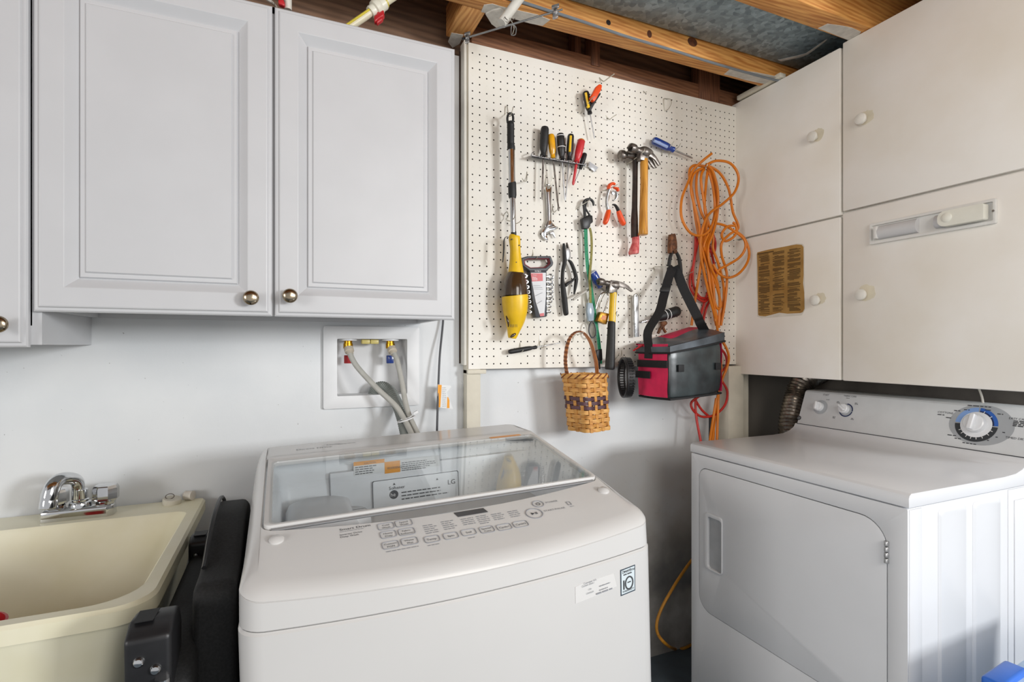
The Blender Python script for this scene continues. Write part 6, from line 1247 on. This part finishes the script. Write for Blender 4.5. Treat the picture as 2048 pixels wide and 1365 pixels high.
# ---------------------------------------------------------------- extension cords
M_cord = mat('orange_cord_jacket', 'e07f14', 0.42, var=0.08, scale=12); M_rcord = mat('red_cord_jacket', 'c92f26', 0.42, var=0.08)
def cords(nm, label, strands, m, r, extra=None):
    t = thing(nm, label, 'extension cord', W(C8(*strands[0][-1][:2]), PB-0.05))
    for st_ in strands:
        q = [tuple(W(C8(x, y), PB-d)) for x, y, d in st_]; obj('cord_strand', MB().sweep(smooth(q, 6), r, 9), m, t)
    return t
RED = [[(72, 395, .012), (66, 500, .012), (46, 580, .016), (48, 630, .02), (75, 672, .02), (115, 690, .02), (140, 650, .016), (120, 600, .014)],
       [(85, 400, .016), (62, 520, .016), (60, 610, .014), (90, 670, .014), (135, 680, .012), (120, 720, .012), (105, 790, .012), (100, 900, .012), (75, 1100, .02), (72, 1200, .03), (95, 1330, .06)],
       [(130, 420, .02), (160, 560, .018), (130, 640, .014), (110, 700, .012), (90, 800, .012), (150, 870, .014), (205, 930, .02), (210, 985, .02), (180, 1020, .018), (190, 1050, .02), (215, 1100, .022), (205, 1160, .026), (160, 1205, .03), (100, 1215, .03), (60, 1185, .03), (52, 1150, .026), (90, 1120, .02)],
       [(70, 1140, .02), (100, 1185, .018), (140, 1220, .016)], [(125, 340, .03), (110, 420, .03), (150, 470, .03), (160, 420, .03), (135, 350, .03)]]
rc_ = cords('extension_cord', 'red extension cord looped behind the orange cord and lunch bag', RED, M_rcord, 0.0050)
p_ = [tuple(W(C8(x, y), PB-.016)) for x, y in [(140, 1215), (142, 1300), (140, 1345)]]; obj('cord_plug', MB().sweep(p_, [0.008, 0.010, 0.008], 10), M_black, rc_)
OR = [[(145, 16, .085), (105, 48, .07), (60, 92, .05), (36, 150, .045), (8, 225, .045), (8, 310, .05), (48, 378, .055), (105, 388, .06), (145, 345, .06), (165, 260, .055), (160, 160, .05), (125, 75, .06)],
      [(118, 70, .06), (165, 50, .075), (230, 62, .085), (266, 120, .09), (250, 190, .085), (195, 245, .08), (130, 295, .07), (98, 380, .06), (94, 470, .055), (110, 560, .05), (140, 690, .045), (168, 800, .04), (180, 950, .035), (175, 1120, .03), (168, 1330, .06)],
      [(120, 68, .055), (180, 105, .06), (222, 180, .065), (240, 280, .07), (262, 335, .075), (262, 362, .075), (225, 385, .07), (190, 425, .06), (190, 480, .05), (208, 540, .045), (214, 590, .045), (204, 700, .04), (186, 800, .035)],
      [(115, 75, .05), (60, 72, .035), (42, 110, .03), (58, 210, .03), (72, 320, .03), (92, 430, .03), (115, 580, .03), (145, 700, .03), (165, 800, .03)],
      [(110, 85, .045), (95, 130, .05), (108, 230, .05), (122, 330, .05), (108, 430, .045), (92, 540, .04), (72, 660, .03), (52, 800, .02)],
      [(125, 75, .05), (150, 170, .055), (158, 280, .05), (135, 390, .05), (118, 450, .05), (145, 540, .05), (172, 640, .05), (186, 700, .05), (175, 725, .05), (158, 690, .045), (150, 600, .045), (125, 480, .045), (108, 440, .05), (130, 380, .055)],
      [(165, 335, .06), (205, 345, .065), (255, 375, .08), (292, 408, .09), (297, 448, .09), (270, 490, .08), (215, 525, .065), (178, 545, .055), (165, 575, .05), (150, 560, .05)],
      [(255, 345, .08), (215, 350, .075), (190, 385, .065), (205, 415, .06), (240, 400, .07), (258, 372, .08), (252, 340, .08), (240, 330, .075)],
      [(150, 520, .05), (175, 560, .06), (215, 582, .07), (265, 565, .085), (305, 515, .095), (314, 460, .095), (290, 400, .085), (255, 372, .08)],
      [(112, 90, .04), (80, 100, .03), (75, 190, .03), (95, 280, .035), (118, 340, .04), (100, 420, .04), (118, 500, .04), (150, 640, .04), (160, 780, .04)],
      [(128, 80, .045), (118, 160, .045), (112, 260, .05), (128, 330, .05), (150, 400, .045), (150, 450, .045), (175, 520, .04), (198, 620, .035), (195, 720, .03), (180, 790, .03)],
      [(105, 82, .05), (62, 110, .045), (50, 180, .045), (70, 270, .045), (88, 350, .05), (96, 440, .05), (125, 540, .045), (140, 640, .045), (162, 740, .04), (178, 810, .04)],
      [(125, 72, .07), (150, 100, .07), (172, 190, .068), (170, 290, .06), (150, 380, .06), (128, 440, .06), (135, 520, .06), (165, 590, .055), (180, 680, .05), (176, 800, .045)],
      [(185, 860, .04), (212, 905, .045), (222, 950, .045), (210, 1000, .04), (190, 1050, .035), (172, 1120, .03), (160, 1220, .03), (145, 1330, .06)],
      [(180, 850, .05), (186, 960, .05), (182, 1060, .04), (165, 1160, .03), (155, 1240, .03), (152, 1330, .055)], [(165, 1130, .04), (150, 1230, .04), (135, 1330, .06)]]
oc_ = cords('extension_cord', 'long tangled orange extension cord hung in loops at the board corner', OR, M_cord, 0.0052)
hook(C8, [(95, 118, 0.0), (95, 95, 0.004), (105, 80, 0.03), (118, 78, 0.075), (126, 66, 0.085)], 'wire hook under the tangled orange cord', r=0.002)
CF = crop(1100, 1080, 5.6875)
q = [tuple(P(*CF(x, y), y=yy)) for x, y, yy in [(1720, 120, -0.10), (1600, 250, -0.12), (1480, 420, -0.14), (1380, 580, -0.15), (1270, 780, -0.16), (1215, 950, -0.17), (1230, 1080, -0.18), (1320, 1190, -0.20)]]
zf = 0.006
q += [tuple(P(*CF(x, y), z=zf)) for x, y in [(1420, 1245), (1530, 1235), (1640, 1180)]]
q = [(a, b, max(c, zf)) for a, b, c in q]
tag(obj('floor_cord', MB().sweep(smooth(q, 6), 0.0055, 10), mat('amber_cord_jacket', 'c98a24', 0.45, var=0.1)), 'amber extension cord dropping to the floor between washer and dryer', 'extension cord')
